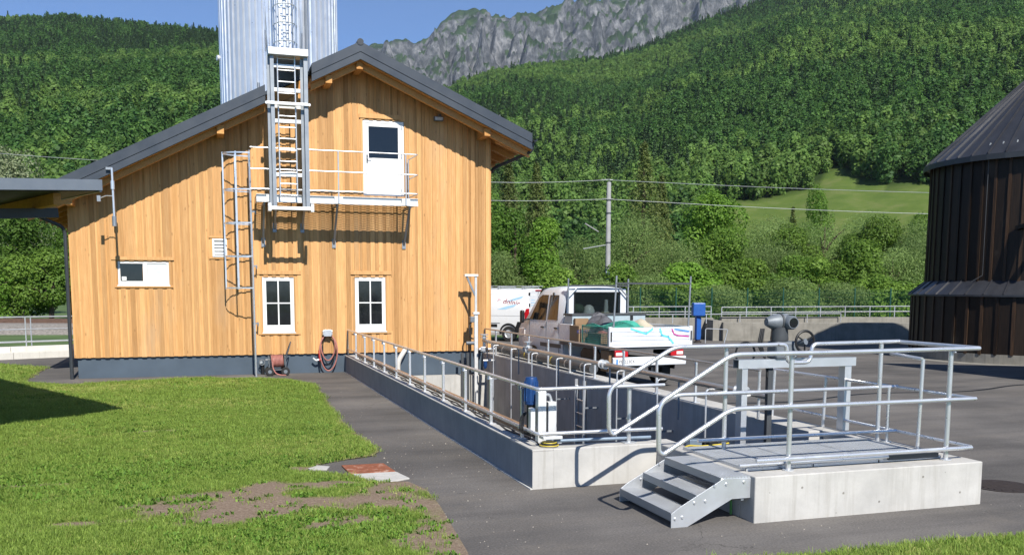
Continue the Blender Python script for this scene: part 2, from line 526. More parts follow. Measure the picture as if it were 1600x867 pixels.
LAWN = np.array([(5.6, -3.3), (5.2, -2.2), (4.4, -1.35), (2.8, -.95), (1.4, -1.25), (.23, -1.89), (-.5, -1.3), (-1.1, -.56), (-1.15, 1.6), (-1.17, 3.6), (-2.7, 5.2), (-8.9, 9.5), (-8.9, -30), (5.25, -30),
                 (5.3, -18.6), (5.4, -18.0), (5.5, -17.0), (5.58, -16.2), (5.62, -15.4), (5.5, -14.9), (5.15, -14.78), (4.75, -14.2), (4.36, -13.9), (4.62, -13.45), (5.03, -13.22), (5.36, -13.08), (5.53, -12.75), (5.53, -12.2),
                 (5.47, -11.2), (5.42, -10.4), (5.48, -8.4), (5.54, -6.35), (5.6, -5.0)])
LAWN_R = np.array([(5.9, -18.62), (6.6, -18.72), (7.4, -18.92), (8.2, -18.98), (9.2, -18.98), (10.6, -19.03), (14, -19.05), (20, -19.1), (20, -24), (5.9, -24)])

def inside(P, poly):
    x, y = P[:, 0], P[:, 1]; r = np.zeros(len(P), bool); n = len(poly)
    for i in range(n):
        x0, y0 = poly[i]; x1, y1 = poly[(i + 1) % n]
        c = ((y0 > y) != (y1 > y)) & (x < (x1 - x0) * (y - y0) / (y1 - y0 + 1e-12) + x0)
        r ^= c
    return r

def near_edge(P, poly):
    best = np.full(len(P), 1e9); pt = P.copy(); n = len(poly)
    for i in range(n):
        a, b = poly[i], poly[(i + 1) % n]; d = b - a
        t = np.clip(((P - a) @ d) / (d @ d), 0, 1)
        q = a + t[:, None] * d; D = np.hypot(*(P - q).T)
        m = D < best; best[m] = D[m]; pt[m] = q[m]
    return best, pt

def fbm(P, s, oct=4, seed=0):
    """value noise, vectorised"""
    out = np.zeros(len(P)); amp = 1.0; tot = 0
    for o in range(oct):
        X = P[:, 0] * s + 17.3 * o + seed; Y = P[:, 1] * s + 9.1 * o + seed * 1.7
        xi, yi = np.floor(X).astype(np.int64), np.floor(Y).astype(np.int64); fx, fy = X - xi, Y - yi
        fx = fx * fx * (3 - 2 * fx); fy = fy * fy * (3 - 2 * fy)
        def h(a, b):
            k = (a * 374761393 + b * 668265263 + (seed * 7 + o) * 2654435761) & 0xffffffff
            k = ((k ^ (k >> 13)) * 1274126177) & 0xffffffff
            return ((k ^ (k >> 16)) & 0xffff) / 65535.0
        v = (h(xi, yi) * (1 - fx) + h(xi + 1, yi) * fx) * (1 - fy) + (h(xi, yi + 1) * (1 - fx) + h(xi + 1, yi + 1) * fx) * fy
        out += v * amp; tot += amp; amp *= .5; s *= 2
    return out / tot

SOIL = [(3.0, -15.6, .60, .46), (3.55, -15.85, .85, .55), (3.2, -16.15, .4, .35), (3.4, -15.15, .55, .22), (4.2, -15.0, .8, .26), (4.6, -15.85, .7, .35), (5.15, -16.0, .5, .7), (5.25, -15.2, .3, .35), (4.7, -16.7, .6, .35), (5.35, -17.1, .3, .5), (5.1, -17.6, .3, .3),
        (5.48, -15.2, .22, .55), (5.42, -16.6, .25, .8), (5.3, -17.9, .22, .5), (1.95, -16.05, .3, .1), (2.5, -16.1, .3, .09), (2.35, -10.1, .45, .14), (4.4, -13.75, .25, .12), (3.9, -14.75, .3, .15), (1.2, -14.0, .5, .12)]
def soil_at(P):
    s = np.zeros(len(P))
    for x, y, a, b in SOIL:
        d = np.sqrt(((P[:, 0] - x) / a) ** 2 + ((P[:, 1] - y) / b) ** 2)
        s = np.maximum(s, np.clip(1.45 - d, 0, 1))
    s = s + (fbm(P, 2.6, 4, 3) - .5) * 1.3
    return np.clip((s - .27) * 2.0, 0, 1)

def lawn_mat():
    m, nt, p = new_mat('lawn_ground')
    at = nt.nodes.new('ShaderNodeAttribute'); at.attribute_name = 'soil'
    n = _noise(nt, 3.0, 6, .6); f = _noise(nt, 38, 5, .7)
    g = _ramp(nt, n.outputs[0], [(.3, (.12, .18, .03)), (.7, (.20, .26, .055))]).outputs[0]
    fr = _ramp(nt, f.outputs[0], [(.3, (.5, .5, .5)), (.7, (1.25, 1.25, 1.2))])
    g = _mix(nt, g, fr.outputs[0], 1.0, 'MULTIPLY')
    s = _ramp(nt, f.outputs[0], [(.25, (.15, .105, .075)), (.55, (.25, .19, .14)), (.78, (.42, .34, .27))]).outputs[0]
    c = _mix(nt, g, s, at.outputs['Fac'])
    nt.links.new(c, p.inputs['Base Color']); p.inputs['Roughness'].default_value = .95; p.inputs['Specular IOR Level'].default_value = .1
    b = nt.nodes.new('ShaderNodeBump'); b.inputs['Strength'].default_value = .8; b.inputs['Distance'].default_value = .02
    nt.links.new(f.outputs[0], b.inputs['Height']); nt.links.new(b.outputs[0], p.inputs['Normal'])
    return m
M['lawn'] = lawn_mat()

def lawn_z(P, poly):
    d, _ = near_edge(P, poly)
    return .008 + np.clip(d / .5, 0, 1) * (.018 + .03 * fbm(P, .7, 3, 5)) + .006 * fbm(P, 6, 2, 8)

def lawn(name, poly, x0, x1, y0, y1, st):
    nx, ny = int((x1 - x0) / st), int((y1 - y0) / st)
    gx, gy = np.meshgrid(np.linspace(x0, x1, nx + 1), np.linspace(y0, y1, ny + 1))
    P = np.stack([gx.ravel(), gy.ravel()], 1)
    d, q = near_edge(P, poly); m = d < st * .72
    P[m] = q[m]
    i = np.arange(nx * ny); ix, iy = i % nx, i // nx
    Q = np.stack([iy * (nx + 1) + ix, iy * (nx + 1) + ix + 1, (iy + 1) * (nx + 1) + ix + 1, (iy + 1) * (nx + 1) + ix], 1)
    c = P[Q].mean(1)
    Q = Q[inside(c, poly)]
    V = np.column_stack([P, lawn_z(P, poly)])
    me = quads_mesh(name, V, Q, M['lawn'])
    a = me.attributes.new('soil', 'FLOAT', 'POINT')
    dd, _ = near_edge(P, poly)
    so_ = np.maximum(soil_at(P), np.clip(1.0 - dd / .10 + (fbm(P, 5, 3, 2) - .5) * 1.5, 0, 1) * .9)
    a.data.foreach_set('value', so_.astype(np.float32))
    me.shade_smooth()
    o = link(name, me); o['kind'] = 'structure'
    return o
lawn('lawn', LAWN, -9.0, 5.7, -20.0, 9.6, .09)
lawn('lawn_verge', LAWN_R, 5.8, 20.1, -24.1, -18.3, .09)

# ------------------------------------------------------------------ scatter by geometry nodes (grass, far woods)
def scatter(name, pts, idx, rot, scl, protos, kind='stuff'):
    pc = bpy.data.collections.new(name + '_kinds')
    for i, me in enumerate(protos):
        po = bpy.data.objects.new('%s_kind_%02d' % (name, i), me); pc.objects.link(po)
    me = bpy.data.meshes.new(name)
    me.vertices.add(len(pts)); me.vertices.foreach_set('co', np.ascontiguousarray(pts, np.float32).ravel())
    a = me.attributes.new('idx', 'INT', 'POINT'); a.data.foreach_set('value', np.asarray(idx, np.int32))
    a = me.attributes.new('rot', 'FLOAT_VECTOR', 'POINT'); a.data.foreach_set('vector', np.ascontiguousarray(rot, np.float32).ravel())
    a = me.attributes.new('scl', 'FLOAT_VECTOR', 'POINT'); a.data.foreach_set('vector', np.ascontiguousarray(scl, np.float32).ravel())
    o = link(name, me); o['kind'] = kind
    ng = bpy.data.node_groups.new(name, 'GeometryNodeTree')
    ng.interface.new_socket('Geometry', in_out='INPUT', socket_type='NodeSocketGeometry')
    ng.interface.new_socket('Geometry', in_out='OUTPUT', socket_type='NodeSocketGeometry')
    gi, go = ng.nodes.new('NodeGroupInput'), ng.nodes.new('NodeGroupOutput')
    ci = ng.nodes.new('GeometryNodeCollectionInfo'); ci.inputs['Collection'].default_value = pc
    ci.inputs['Separate Children'].default_value = True; ci.inputs['Reset Children'].default_value = True
    ip = ng.nodes.new('GeometryNodeInstanceOnPoints'); ip.inputs['Pick Instance'].default_value = True
    def attr(n, t):
        x = ng.nodes.new('GeometryNodeInputNamedAttribute'); x.data_type = t; x.inputs['Name'].default_value = n
        return x.outputs['Attribute']
    ng.links.new(gi.outputs[0], ip.inputs['Points']); ng.links.new(ci.outputs[0], ip.inputs['Instance'])
    ng.links.new(attr('idx', 'INT'), ip.inputs['Instance Index'])
    rr = attr('rot', 'FLOAT_VECTOR')
    er = ng.nodes.new('FunctionNodeEulerToRotation'); ng.links.new(rr, er.inputs[0]); ng.links.new(er.outputs[0], ip.inputs['Rotation'])
    ng.links.new(attr('scl', 'FLOAT_VECTOR'), ip.inputs['Scale'])
    ng.links.new(ip.outputs[0], go.inputs[0])
    md = o.modifiers.new('scatter', 'NODES'); md.node_group = ng
    return o

# ------------------------------------------------------------------ grass
M['blade'] = leaf('grass_blade', (.155, .262, .038), (.40, .53, .115), trans=.5, rand=.25)
M['blade_dry'] = leaf('dry_grass_blade', (.30, .34, .075), (.58, .60, .20), trans=.45, rand=.25)
M['weed'] = leaf('weed_leaf', (.085, .20, .026), (.24, .38, .06), trans=.4, rand=.2)
def tuft(n, h, spread, width, rng, mat_, droop=.5):
    V, Q, T = [], [], []
    for _ in range(n):
        a = rng.uniform(0, 2 * math.pi); rr = spread * math.sqrt(rng.uniform(0, 1)); bx, by = rr * math.cos(a), rr * math.sin(a)
        d = rng.uniform(0, 2 * math.pi); hh = h * rng.uniform(.5, 1.1); le = hh * rng.uniform(.2, droop + .4); w = width * rng.uniform(.6, 1.2)
        cx, sx = math.cos(d), math.sin(d); k = len(V)
        px, py = -sx * w / 2, cx * w / 2
        V += [(bx - px, by - py, -.01), (bx + px, by + py, -.01), (bx + cx * le * .4 + px * .8, by + sx * le * .4 + py * .8, hh * .65), (bx + cx * le * .4 - px * .8, by + sx * le * .4 - py * .8, hh * .65),
              (bx + cx * le + px * .15, by + sx * le + py * .15, hh), (bx + cx * le - px * .15, by + sx * le - py * .15, hh)]
        Q += [(k, k + 1, k + 2, k + 3), (k + 3, k + 2, k + 4, k + 5)]
        t = rng.uniform(0, 1); T += [t, min(1, t + .15)]
    return quads_mesh('tuft', np.array(V), np.array(Q), mat_, T)
_rg = random.Random(3)
GRASS = [tuft(22, .032, .085, .0055, _rg, M['blade'], 1.0), tuft(24, .040, .09, .0055, _rg, M['blade'], 1.1), tuft(18, .048, .08, .005, _rg, M['blade'], 1.2), tuft(22, .028, .09, .006, _rg, M['blade_dry'], 1.3),
         tuft(9, .045, .05, .024, _rg, M['weed'], 1.1), tuft(12, .035, .07, .028, _rg, M['weed'], 1.4)]

def grass(name, poly, boxes, label=None):
    PP, SS, KK = [], [], []
    for x0, x1, y0, y1, dens, sc in boxes:
        n = int((x1 - x0) * (y1 - y0) * dens)
        P = np.column_stack([RNG.uniform(x0, x1, n), RNG.uniform(y0, y1, n)])
        d, _ = near_edge(P, poly)
        so_ = soil_at(P)
        patch = fbm(P, 1.3, 3, 11)
        keep = inside(P, poly) & (RNG.uniform(0, 1, n) > so_ ** .7 * .955) & (RNG.uniform(0, 1, n) < np.clip(.15 + d * 6, 0, 1)) & (RNG.uniform(0, 1, n) < .62 + patch * .7)
        P = P[keep]; so_ = so_[keep]; patch = patch[keep]
        w = fbm(P, .8, 3, 21)
        k = RNG.integers(0, 3, len(P))
        dry = RNG.uniform(0, 1, len(P)) < np.clip((fbm(P, .55, 4, 61) - .38) * 1.9, .04, .75); k[dry] = 3
        near = np.clip((-10 - P[:, 1]) / 6, 0, 1)
        wk = RNG.uniform(0, 1, len(P)) < np.clip((w - .5) * 1.6, 0, .6) * (.2 + 1.0 * near) + so_ * .45
        k[wk] = RNG.integers(4, 6, wk.sum())
        s = sc * RNG.uniform(.65, 1.25, len(P)) * (.7 + .7 * patch)
        PP.append(P); SS.append(s); KK.append(k)
    P = np.concatenate(PP); s = np.concatenate(SS); k = np.concatenate(KK)
    z = lawn_z(P, poly)
    rot = np.column_stack([RNG.normal(0, .12, len(P)), RNG.normal(0, .12, len(P)), RNG.uniform(0, 6.283, len(P))])
    o = scatter(name, np.column_stack([P, z]), k, rot, np.column_stack([s, s, s * RNG.uniform(.8, 1.2, len(P))]), GRASS)
    return tag(o, label, 'grass')
grass('grass', LAWN, [(.2, 5.7, -18.7, -13, 700, .9), (-1.5, 5.7, -13, -7, 480, 1.0), (-4.5, 5.7, -7, 1, 300, 1.15), (-5, -1, 1, 8, 120, 1.3)], 'short mown grass with weeds on the lawn before the timber building')
grass('grass_strip', LAWN_R, [(5.9, 13, -20.0, -18.4, 700, .9)], 'strip of short grass at the bottom right corner')

# ------------------------------------------------------------------ the basin (concrete tank sunk in the yard)
ZT = .469
bs = thing('concrete_basin', 'long open concrete basin sunk in the asphalt in front of the timber building', 'basin', (6.8, -15.73, 0))
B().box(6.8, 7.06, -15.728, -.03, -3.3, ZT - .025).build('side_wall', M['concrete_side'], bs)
B().box(6.798, 7.062, -15.73, -.03, ZT - .0249, ZT).build('coping', M['concrete'], bs, bevel=.006)
B().box(6.772, 6.799, -15.74, -.02, -.02, .012).build('mortar_fillet', M['kerb'], bs)
B().box(6.8, 7.06, -15.734, -15.7281, -.3, ZT - .025).build('end_face', M['concrete'], bs)
B().box(7.06, 8.40, -15.73, -15.47, -3.3, ZT - .002).build('end_wall', M['concrete'], bs, bevel=.012)
B().box(10.74, 11.2, -15.47, -.03, -3.3, ZT - .05).build('side_wall', M['concrete'], bs)
B().box(10.735, 11.202, -15.469, -.03, ZT - .0499, ZT).build('coping', M['concrete'], bs, bevel=.006)
B().box(7.06, 10.74, -.42, -.06, -3.3, -.14).build('rear_wall', M['concrete'], bs)
B().box(8.40, 8.66, -17.6, -15.47, -3.3, ZT).build('platform_wall', M['concrete'], bs, bevel=.012)
for i, (a, b) in enumerate(((8.40, 11.24),)):
    B().box(a, b, -17.87, -17.6, -.6, ZT + .001).build('front_panel', M['concrete'], bs, bevel=.012)
for x, z in ((8.95, .33), (9.9, .12), (10.45, .35), (10.95, .15), (9.45, .24)):
    B().lathe([(0, -.0015), (.011, -.0015), (.013, 0)], (x, -17.8702, z), 10, 'y').build('tie_hole', M['concrete_old'], bs)
B().box(10.95, 11.24, -17.6, -15.47, -3.3, ZT - .001).build('platform_wall', M['concrete'], bs, bevel=.012)
B().box(7.06, 10.95, -17.6, -.42, -3.5, -3.3).build('floor_slab', M['concrete_old'], bs)
def water():
    m, nt, p = new_mat('basin_water')
    p.inputs['Base Color'].default_value = (.03, .035, .03, 1); p.inputs['Roughness'].default_value = .06
    n = _noise(nt, 9, 3); b = nt.nodes.new('ShaderNodeBump'); b.inputs['Strength'].default_value = .1
    nt.links.new(n.outputs[0], b.inputs['Height']); nt.links.new(b.outputs[0], p.inputs['Normal'])
    return m
w = B(); w.v += [(7.06, -17.6, -2.9), (10.74, -17.6, -2.9), (10.74, -.42, -2.9), (7.06, -.42, -2.9)]; w.f.append((0, 1, 2, 3))
wo_ = w.build('water', water(), kind='structure')

# planks along the inner edge of the left wall
pk = thing('plank_strip', 'row of brown wooden planks lying along the inner edge of the left basin wall', 'planks', (7.16, -8, ZT))
y = -.4
while y > -15.0:
    L = random.uniform(2.6, 3.6); y2 = max(-15.3, y - L)
    B().box(7.075 + random.uniform(-.008, .008), 7.24, y2 + .03, y, ZT + .01, ZT + .055).build('plank', M['plank'], pk, bevel=.004)
    y = y2
for nm, off, z in (('power cable', .0, .012), ('signal cable', .035, .011)):
    pts = []
    for i in range(60):
        t = -1.0 - i * .245
        pts.append((6.99 + off * .6 + .035 * math.sin(t * 4.5 + off * 60), t, ZT + z))
    tag(B().tube(pts, .010, 5).build('cable', M['cable'], smooth=True), 'thin black cable snaking on top of the left basin wall, %s' % ('nearer the posts' if off else 'nearer the outer edge'), 'cable', 'cables on the basin wall')

# ------------------------------------------------------------------ timber building
def rtop(x): return 8.60 - .515 * (7.2 - x) if x < 7.2 else 8.60 - .44 * (x - 7.2)
bd = thing('timber_building', 'two storey building clad in honey brown vertical boards with dark grey gable roof', 'building', (0, 0, 0))
OPEN = {'door': (7.374, 8.51, 4.80, 6.82), 'small': (1.10, 2.33, 2.36, 2.97), 'w1': (4.64, 5.47, 1.115, 2.59), 'w2': (7.10, 7.95, 1.115, 2.60), 'vent': (3.41, 3.775, 3.10, 3.57)}
# core walls
b = B(); DEP = 8.5
poly = [(0.02, .53), (10.98, .53), (10.98, rtop(10.98) - .46), (7.2, rtop(7.2) - .46), (0.02, rtop(.02) - .46)]
b.prism(poly, 'y', .06, DEP); b.build('wall', M['wood'], bd)
B().box(.07, 10.95, .035, DEP - .02, -.15, .53).build('plinth', M['plinth'], bd, bevel=.004)
def subtract(rects, o):
    out = []
    for a, c, z0, z1 in rects:
        oa, oc, o0, o1 = o
        if c <= oa or a >= oc or z1 <= o0 or z0 >= o1: out.append((a, c, z0, z1)); continue
        if o0 > z0: out.append((a, c, z0, min(z1, o0)))
        if z1 > o1: out.append((a, c, o1, z1))
        if a < oa: out.append((a, oa, o0, o1))
        if c > oc: out.append((oc, c, o0, o1))
    return out
PW = .22
for k in range(50):
    x0 = k * PW
    for (a, c, y0, y1, dz) in ((x0, x0 + PW - .002, -.018, .058, .0), (x0 + .055 + random.uniform(-.008, .008), x0 + .175 + random.uniform(-.008, .008), -.038, -.019, -.006)):
        rects = [(a, c, .53 + dz, 99)]
        for o in OPEN.values(): rects = subtract(rects, o)
        for (p, q, z0, z1) in rects:
            if q - p < .012: continue
            if z1 > 50: t0, t1 = rtop(p) - .45, rtop(q) - .45
            else: t0 = t1 = z1
            xs = [p, q]; pl = [(p, z0), (q, z0), (q, t1)]
            if z1 > 50 and p < 7.2 < q: pl.append((7.2, rtop(7.2) - .45))
            pl.append((p, t0))
            B().prism(pl, 'y', y0 + random.uniform(-.002, .002), y1).build('board', M['wood'], bd)
# trims
def trim(x0, x1, z0, z1, y0=-.062): return B().box(x0, x1, y0, -.046, z0, z1).build('trim_board', M['wood_trim'], bd, bevel=.003)
trim(4.50, 5.66, 2.66, 2.76); trim(6.98, 8.11, 2.67, 2.77); trim(.96, 2.46, 3.00, 3.08); trim(7.28, 8.42, 6.86, 6.98); trim(3.33, 3.86, 3.59, 3.64)
trim(4.52, 5.62, 1.055, 1.095); trim(6.99, 8.10, 1.055, 1.095); trim(1.02, 2.42, 2.30, 2.345); trim(3.33, 3.86, 3.05, 3.09)
# windows
def rect_frame(b, x0, x1, z0, z1, w, y0, y1, wb=None):
    wb = w if wb is None else wb
    b.box(x0, x0 + w, y0, y1, z0, z1); b.box(x1 - w, x1, y0, y1, z0, z1)
    b.box(x0 + w, x1 - w, y0, y1, z1 - w, z1); b.box(x0 + w, x1 - w, y0, y1, z0, z0 + wb)
    return b
def tall_window(x0, x1, z0, z1, lab):
    f = rect_frame(B(), x0 + .005, x1 - .005, z0 + .005, z1 - .005, .10, -.012, .055, .19).build('window', M['white'], bd, bevel=.006)
    f['label'] = lab
    xm = (x0 + x1) / 2; zm = z0 + .19 + (z1 - z0 - .29) * .5
    B().box(xm - .017, xm + .017, -.006, .03, z0 + .195, z1 - .105).build('muntin', M['white'], f)
    B().box(x0 + .105, xm - .0175, -.006, .03, zm - .015, zm + .015).build('muntin', M['white'], f)
    B().box(xm + .0175, x1 - .105, -.006, .03, zm - .015, zm + .015).build('muntin', M['white'], f)
    for a, c in ((x0 + .105, xm - .018), (xm + .018, x1 - .105)):
        for d, e in ((z0 + .195, zm - .016), (zm + .016, z1 - .105)):
            B().box(a, c, .012, .02, d, e).build('pane', M['glass'], f)
    B().box(x0 - .02, x1 + .02, -.075, -.013, z0 - .02, z0 + .004).build('sill', M['white'], f)
tall_window(*OPEN['w1'], 'white four pane window between the ladder and the hose')
tall_window(*OPEN['w2'], 'white four pane window above the basin corner')
x0, x1, z0, z1 = OPEN['small']
f = rect_frame(B(), x0 + .005, x1 - .005, z0 + .005, z1 - .005, .055, -.012, .055, .10).build('window', M['white'], bd, bevel=.006)
B().box(1.70, 1.80, -.014, .05, z0 + .106, z1 - .061).build('mullion', M['white'], f)
B().box(1.165, 1.69, .012, .02, z0 + .106, z1 - .061).build('pane', M['glass'], f)
B().box(1.805, 2.265, .005, .02, z0 + .106, z1 - .061).build('frosted_pane', M['frost'], f)
B().box(1.19, 1.30, .006, .0115, z0 + .13, z0 + .22).build('sticker', M['white'], f)
B().box(x0 - .02, x1 + .02, -.07, -.013, z0 - .02, z0 + .004).build('sill', M['white'], f)
# vent
x0, x1, z0, z1 = OPEN['vent']
v = rect_frame(B(), x0, x1, z0, z1, .05, -.08, .05).build('vent', M['white'], bd, bevel=.006)
for i in range(4):
    zz = z0 + .07 + i * .085
    B().hexa([(x0 + .052, -.07, zz), (x1 - .052, -.07, zz), (x1 - .052, -.02, zz + .07), (x0 + .052, -.02, zz + .07), (x0 + .052, -.075, zz + .012), (x1 - .052, -.075, zz + .012), (x1 - .052, -.02, zz + .082), (x0 + .052, -.02, zz + .082)]).build('slat', M['white'], v)
# door
x0, x1, z0, z1 = OPEN['door']
f = rect_frame(B(), x0 + .005, x1 - .005, z0 + .005, z1 - .005, .07, -.012, .055, .03).build('door', M['white'], bd, bevel=.006)
f['label'] = 'white half glazed door opening onto the balcony'
leafm = rect_frame(B(), x0 + .08, x1 - .08, z0 + .04, z1 - .08, .085, -.002, .045, .98).build('door_leaf', M['white'], f, bevel=.004)
B().box(x0 + .166, x1 - .166, .01, .02, z0 + 1.021, z1 - .166).build('pane', M['glass'], f)
B().box(x0 + .10, x0 + .135, -.012, -.003, z0 + .88, z0 + 1.10).build('handle_plate', M['dark_grey'], f)
B().tube([(x0 + .117, -.01, z0 + 1.0), (x0 + .117, -.06, z0 + 1.0), (x0 + .235, -.06, z0 + 1.0)], .010, 8).build('handle', M['galv'], f, smooth=True)
for zz in (.12, 1.05, 1.82):
    B().cyl((x1 - .075, -.022, z0 + zz), (x1 - .075, -.022, z0 + zz + .10), .014, 8).build('hinge', M['galv'], f, smooth=True)
# roof
def slope(x0, x1, up, dn, y0, y1):
    return [(x0, rtop(x0) + up), (x1, rtop(x1) + up), (x1, rtop(x1) + dn), (x0, rtop(x0) + dn)], y0, y1
XL, XR, XA, N0, N1 = -.78, 11.90, 7.2, 4.79, 5.95
def roof_piece(name, m, up, dn, y0, y1, notch=True, parent=bd, lx=XL, rx=XR):
    spans = [(lx, N0), (N1, XA), (XA, rx)] if notch else [(lx, XA), (XA, rx)]
    out = []
    for a, c in spans:
        bb = B()
        e = 1e-4
        pl = [(a, rtop(a) + dn), (c - e, rtop(c - e) + dn), (c - e, rtop(c - e) + up), (a, rtop(a) + up)]
        if a == XA: pl = [(a, 8.6 + dn), (c, rtop(c) + dn), (c, rtop(c) + up), (a, 8.6 + up)]
        bb.prism(pl, 'y', y0, y1)
        out.append(bb.build(name, m, parent))
    return out
rf = roof_piece('roof', M['roof'], 0, -.10, -.06, 9.0, notch=False)
for p in roof_piece('roof_overhang', M['roof'], -.001, -.10, -.945, -.0605, parent=rf[0]): pass
for p in roof_piece('upper_fascia', M['roof'], .012, -.235, -.985, -.946, parent=rf[0]): pass
for p in roof_piece('fascia_gap', M['roof_dark'], -.10, -.30, -.945, -.925, parent=rf[0]): pass
for p in roof_piece('lower_fascia', M['roof'], -.25, -.425, -.975, -.9465, parent=rf[0]): pass
roof_piece('soffit', M['wood_soffit'], -.31, -.44, -.924, -.03)
roof_piece('soffit_fill', M['wood_soffit'], -.12, -.44, -.0295, 8.9, notch=False, lx=XL + .05, rx=XR - .05)
roof_piece('verge_rafter', M['wood_beam'], -.441, -.60, -.72, -.60)
B().tube([(7.2, -1.0, 8.60), (7.2, 9.0, 8.60)], .085, 14).build('ridge_cap', M['gutter'], rf[0], smooth=True)
for xx in (9.1, 11.0):
    b = B()
    for dy in (-.85, -.75): b.box(xx - .02, xx + .02, dy, dy + .05, rtop(xx), rtop(xx) + .09)
    b.build('snow_hook', M['dark_grey'], rf[1])
def purlin(x, ztop, w=.17, h=.20, y0=-.82):
    return B().box(x - w / 2, x + w / 2, y0, .05, ztop - h, ztop).build('purlin', M['wood_beam'], bd, bevel=.006)
purlin(7.2, 8.155); purlin(6.40, rtop(6.40) - .44, h=.20); purlin(3.69, rtop(3.69) - .44, h=.22); purlin(10.66, rtop(10.66) - .443, h=.20)
purlin(.12, rtop(.12) - .46, h=.2, y0=-.7)
for i in range(9):
    yy = -.55 + i * .95
    pl = [(10.99, rtop(10.99) - .441), (11.82, rtop(11.82) - .441), (11.82, rtop(11.82) - .58), (10.99, rtop(10.99) - .62)]
    B().prism(pl, 'y', yy, yy + .12).build('rafter', M['wood_beam'], bd)
    pl = [(-.7, rtop(-.7) - .441), (.015, rtop(.015) - .441), (.015, rtop(.015) - .6), (-.7, rtop(-.7) - .58)]
    B().prism(pl, 'y', yy, yy + .12).build('rafter', M['wood_beam'], bd)
# gutters and downpipes
def gutter(x, z, side):
    b = B(); prof = []
    for i in range(9):
        t = math.pi + math.pi * i / 8
        prof.append((x + .075 * math.cos(t), z + .075 * math.sin(t)))
    for i in range(8, -1, -1):
        t = math.pi + math.pi * i / 8
        prof.append((x + .068 * math.cos(t), z + .068 * math.sin(t)))
    b.prism(prof, 'y', -.98, 9.0)
    return b.build('gutter', M['gutter'], bd, smooth=True)
gutter(11.985, 6.40, 1); gutter(-.87, 4.42, -1)
rail = lambda path, r, m, par, nm, rad=.12: B().tube(bend(path, rad), r, 10).build(nm, m, par, smooth=True)
rail([(11.985, -.8, 6.35), (11.95, -.8, 6.08), (11.15, .2, 5.72), (11.06, .5, 5.5), (11.06, .5, 0)], .045, M['gutter'], bd, 'downpipe')
rail([(-.87, -.5, 4.37), (-.82, -.4, 4.12), (-.12, -.16, 3.80), (-.06, -.12, 3.65), (-.06, -.12, .0)], .045, M['gutter'], bd, 'downpipe')
# ------------------------------------------------------------------ balcony on the gable
G, GM, ST, WA = M['galv'], M['galv_matt'], M['stainless'], M['whitealu']
def cylp(p0, p1, r, m, par, nm, n=10): return B().cyl(p0, p1, r, n).build(nm, m, par, smooth=True)
def tubep(path, r, m, par, nm, rad=.08, n=8): return B().tube(bend(path, rad), r, n).build(nm, m, par, smooth=True)

bal = thing('balcony', 'narrow galvanised steel balcony with three rail guard under the gable door', 'balcony', (6.5, -.5, 4.47))
def channel(x0, x1, yf, yb, z0, z1, t=.012):
    b = B()
    b.box(x0, x1, yf, yb, z1 - t, z1); b.box(x0, x1, yf, yb, z0, z0 + t * 6); b.box(x0, x1, yf + .045, yf + .045 + t, z0 + t * 6, z1 - t)
    return b
channel(4.51, 8.67, -1.03, -.94, 4.47, 4.665).build('edge_beam', WA, bal)
B().box(4.51, 4.56, -.94, -.05, 4.49, 4.665).build('side_beam', WA, bal); B().box(8.62, 8.67, -.94, -.05, 4.49, 4.665).build('side_beam', WA, bal)
for x in (4.86, 6.57, 8.34): B().box(x - .11, x + .11, -1.042, -1.031, 4.475, 4.66).build('post_plate', WA, bal)
# grating floor
b = B()
for i in range(18): b.box(4.57, 8.61, -.92 + i * .05, -.916 + i * .05, 4.622, 4.642)
for i in range(40): b.box(4.6 + i * .1, 4.604 + i * .1, -.935, -.04, 4.61, 4.63)
b.build('grating', M['galv_matt'], bal, kind='stuff')
for x in (4.86, 6.57, 8.34): cylp((x, -1.06, 4.48), (x, -1.06, 5.80), .018, G, bal, 'post')
cylp((8.60, -.12, 4.6), (8.60, -.12, 5.80), .018, G, bal, 'post')
for z in (4.79, 5.285, 5.81):
    tubep([(4.38, -1.06, z), (8.66, -1.06, z), (8.62, -.12, z - .01)], .0165, G, bal, 'rail', .05)
for x, in ((4.70,), (6.55,), (8.47,), (5.0,), (5.72,)):
    z1 = 3.46 if x != 5.0 and x != 5.72 else 3.85
    B().bar((x, -.92, 4.47), (x, -.03, z1), .05, .05).build('bracket', GM, bal)
    B().box(x - .05, x + .05, -.064, -.047, z1 - .08, z1 + .16).build('wall_plate', GM, bal)
    B().box(x - .025, x + .025, -.93, -.05, 4.42, 4.469).build('bearer', GM, bal)

# ------------------------------------------------------------------ ladder tower in front of the gable, up to the silo
tw = thing('ladder_tower', 'tall steel ladder between two grey posts rising from balcony past the eaves', 'ladder', (5.3, -1.2, 4.3))
for x0, x1 in ((4.825, 4.99), (5.64, 5.81)):
    xm = x0 + .075
    b = B(); b.box(xm, x1, -1.34, -1.328, 4.30, 8.02); b.box(x1 - .012, x1, -1.328, -1.12, 4.30, 8.02); b.build('post', GM, tw)
    B().box(x0, x1 - .013, -1.20, -1.188, 4.30, 8.02).build('post_web', M['galv_matt'], tw)
B().box(4.83, 5.86, -1.42, -1.345, 4.255, 4.335).build('foot_beam', WA, tw, bevel=.004)
for x in (4.80, 5.85): B().box(x - .03, x + .045, -1.44, -1.10, 4.22, 4.42).build('foot_bracket', WA, tw)
for x in (5.085, 5.51): cylp((x, -1.22, 4.60), (x, -1.22, 8.05), .020, G, tw, 'stile')
zr = 4.64
while zr < 8.0:
    cylp((5.095, -1.22, zr), (5.50, -1.22, zr), .015, G, tw, 'rung', 8); zr += .278
for z in (5.10, 6.42, 6.78, 7.18, 7.76):
    B().box(4.992, 5.638, -1.20, -1.11, z, z + .09).build('cross_tie', WA, tw, bevel=.004)
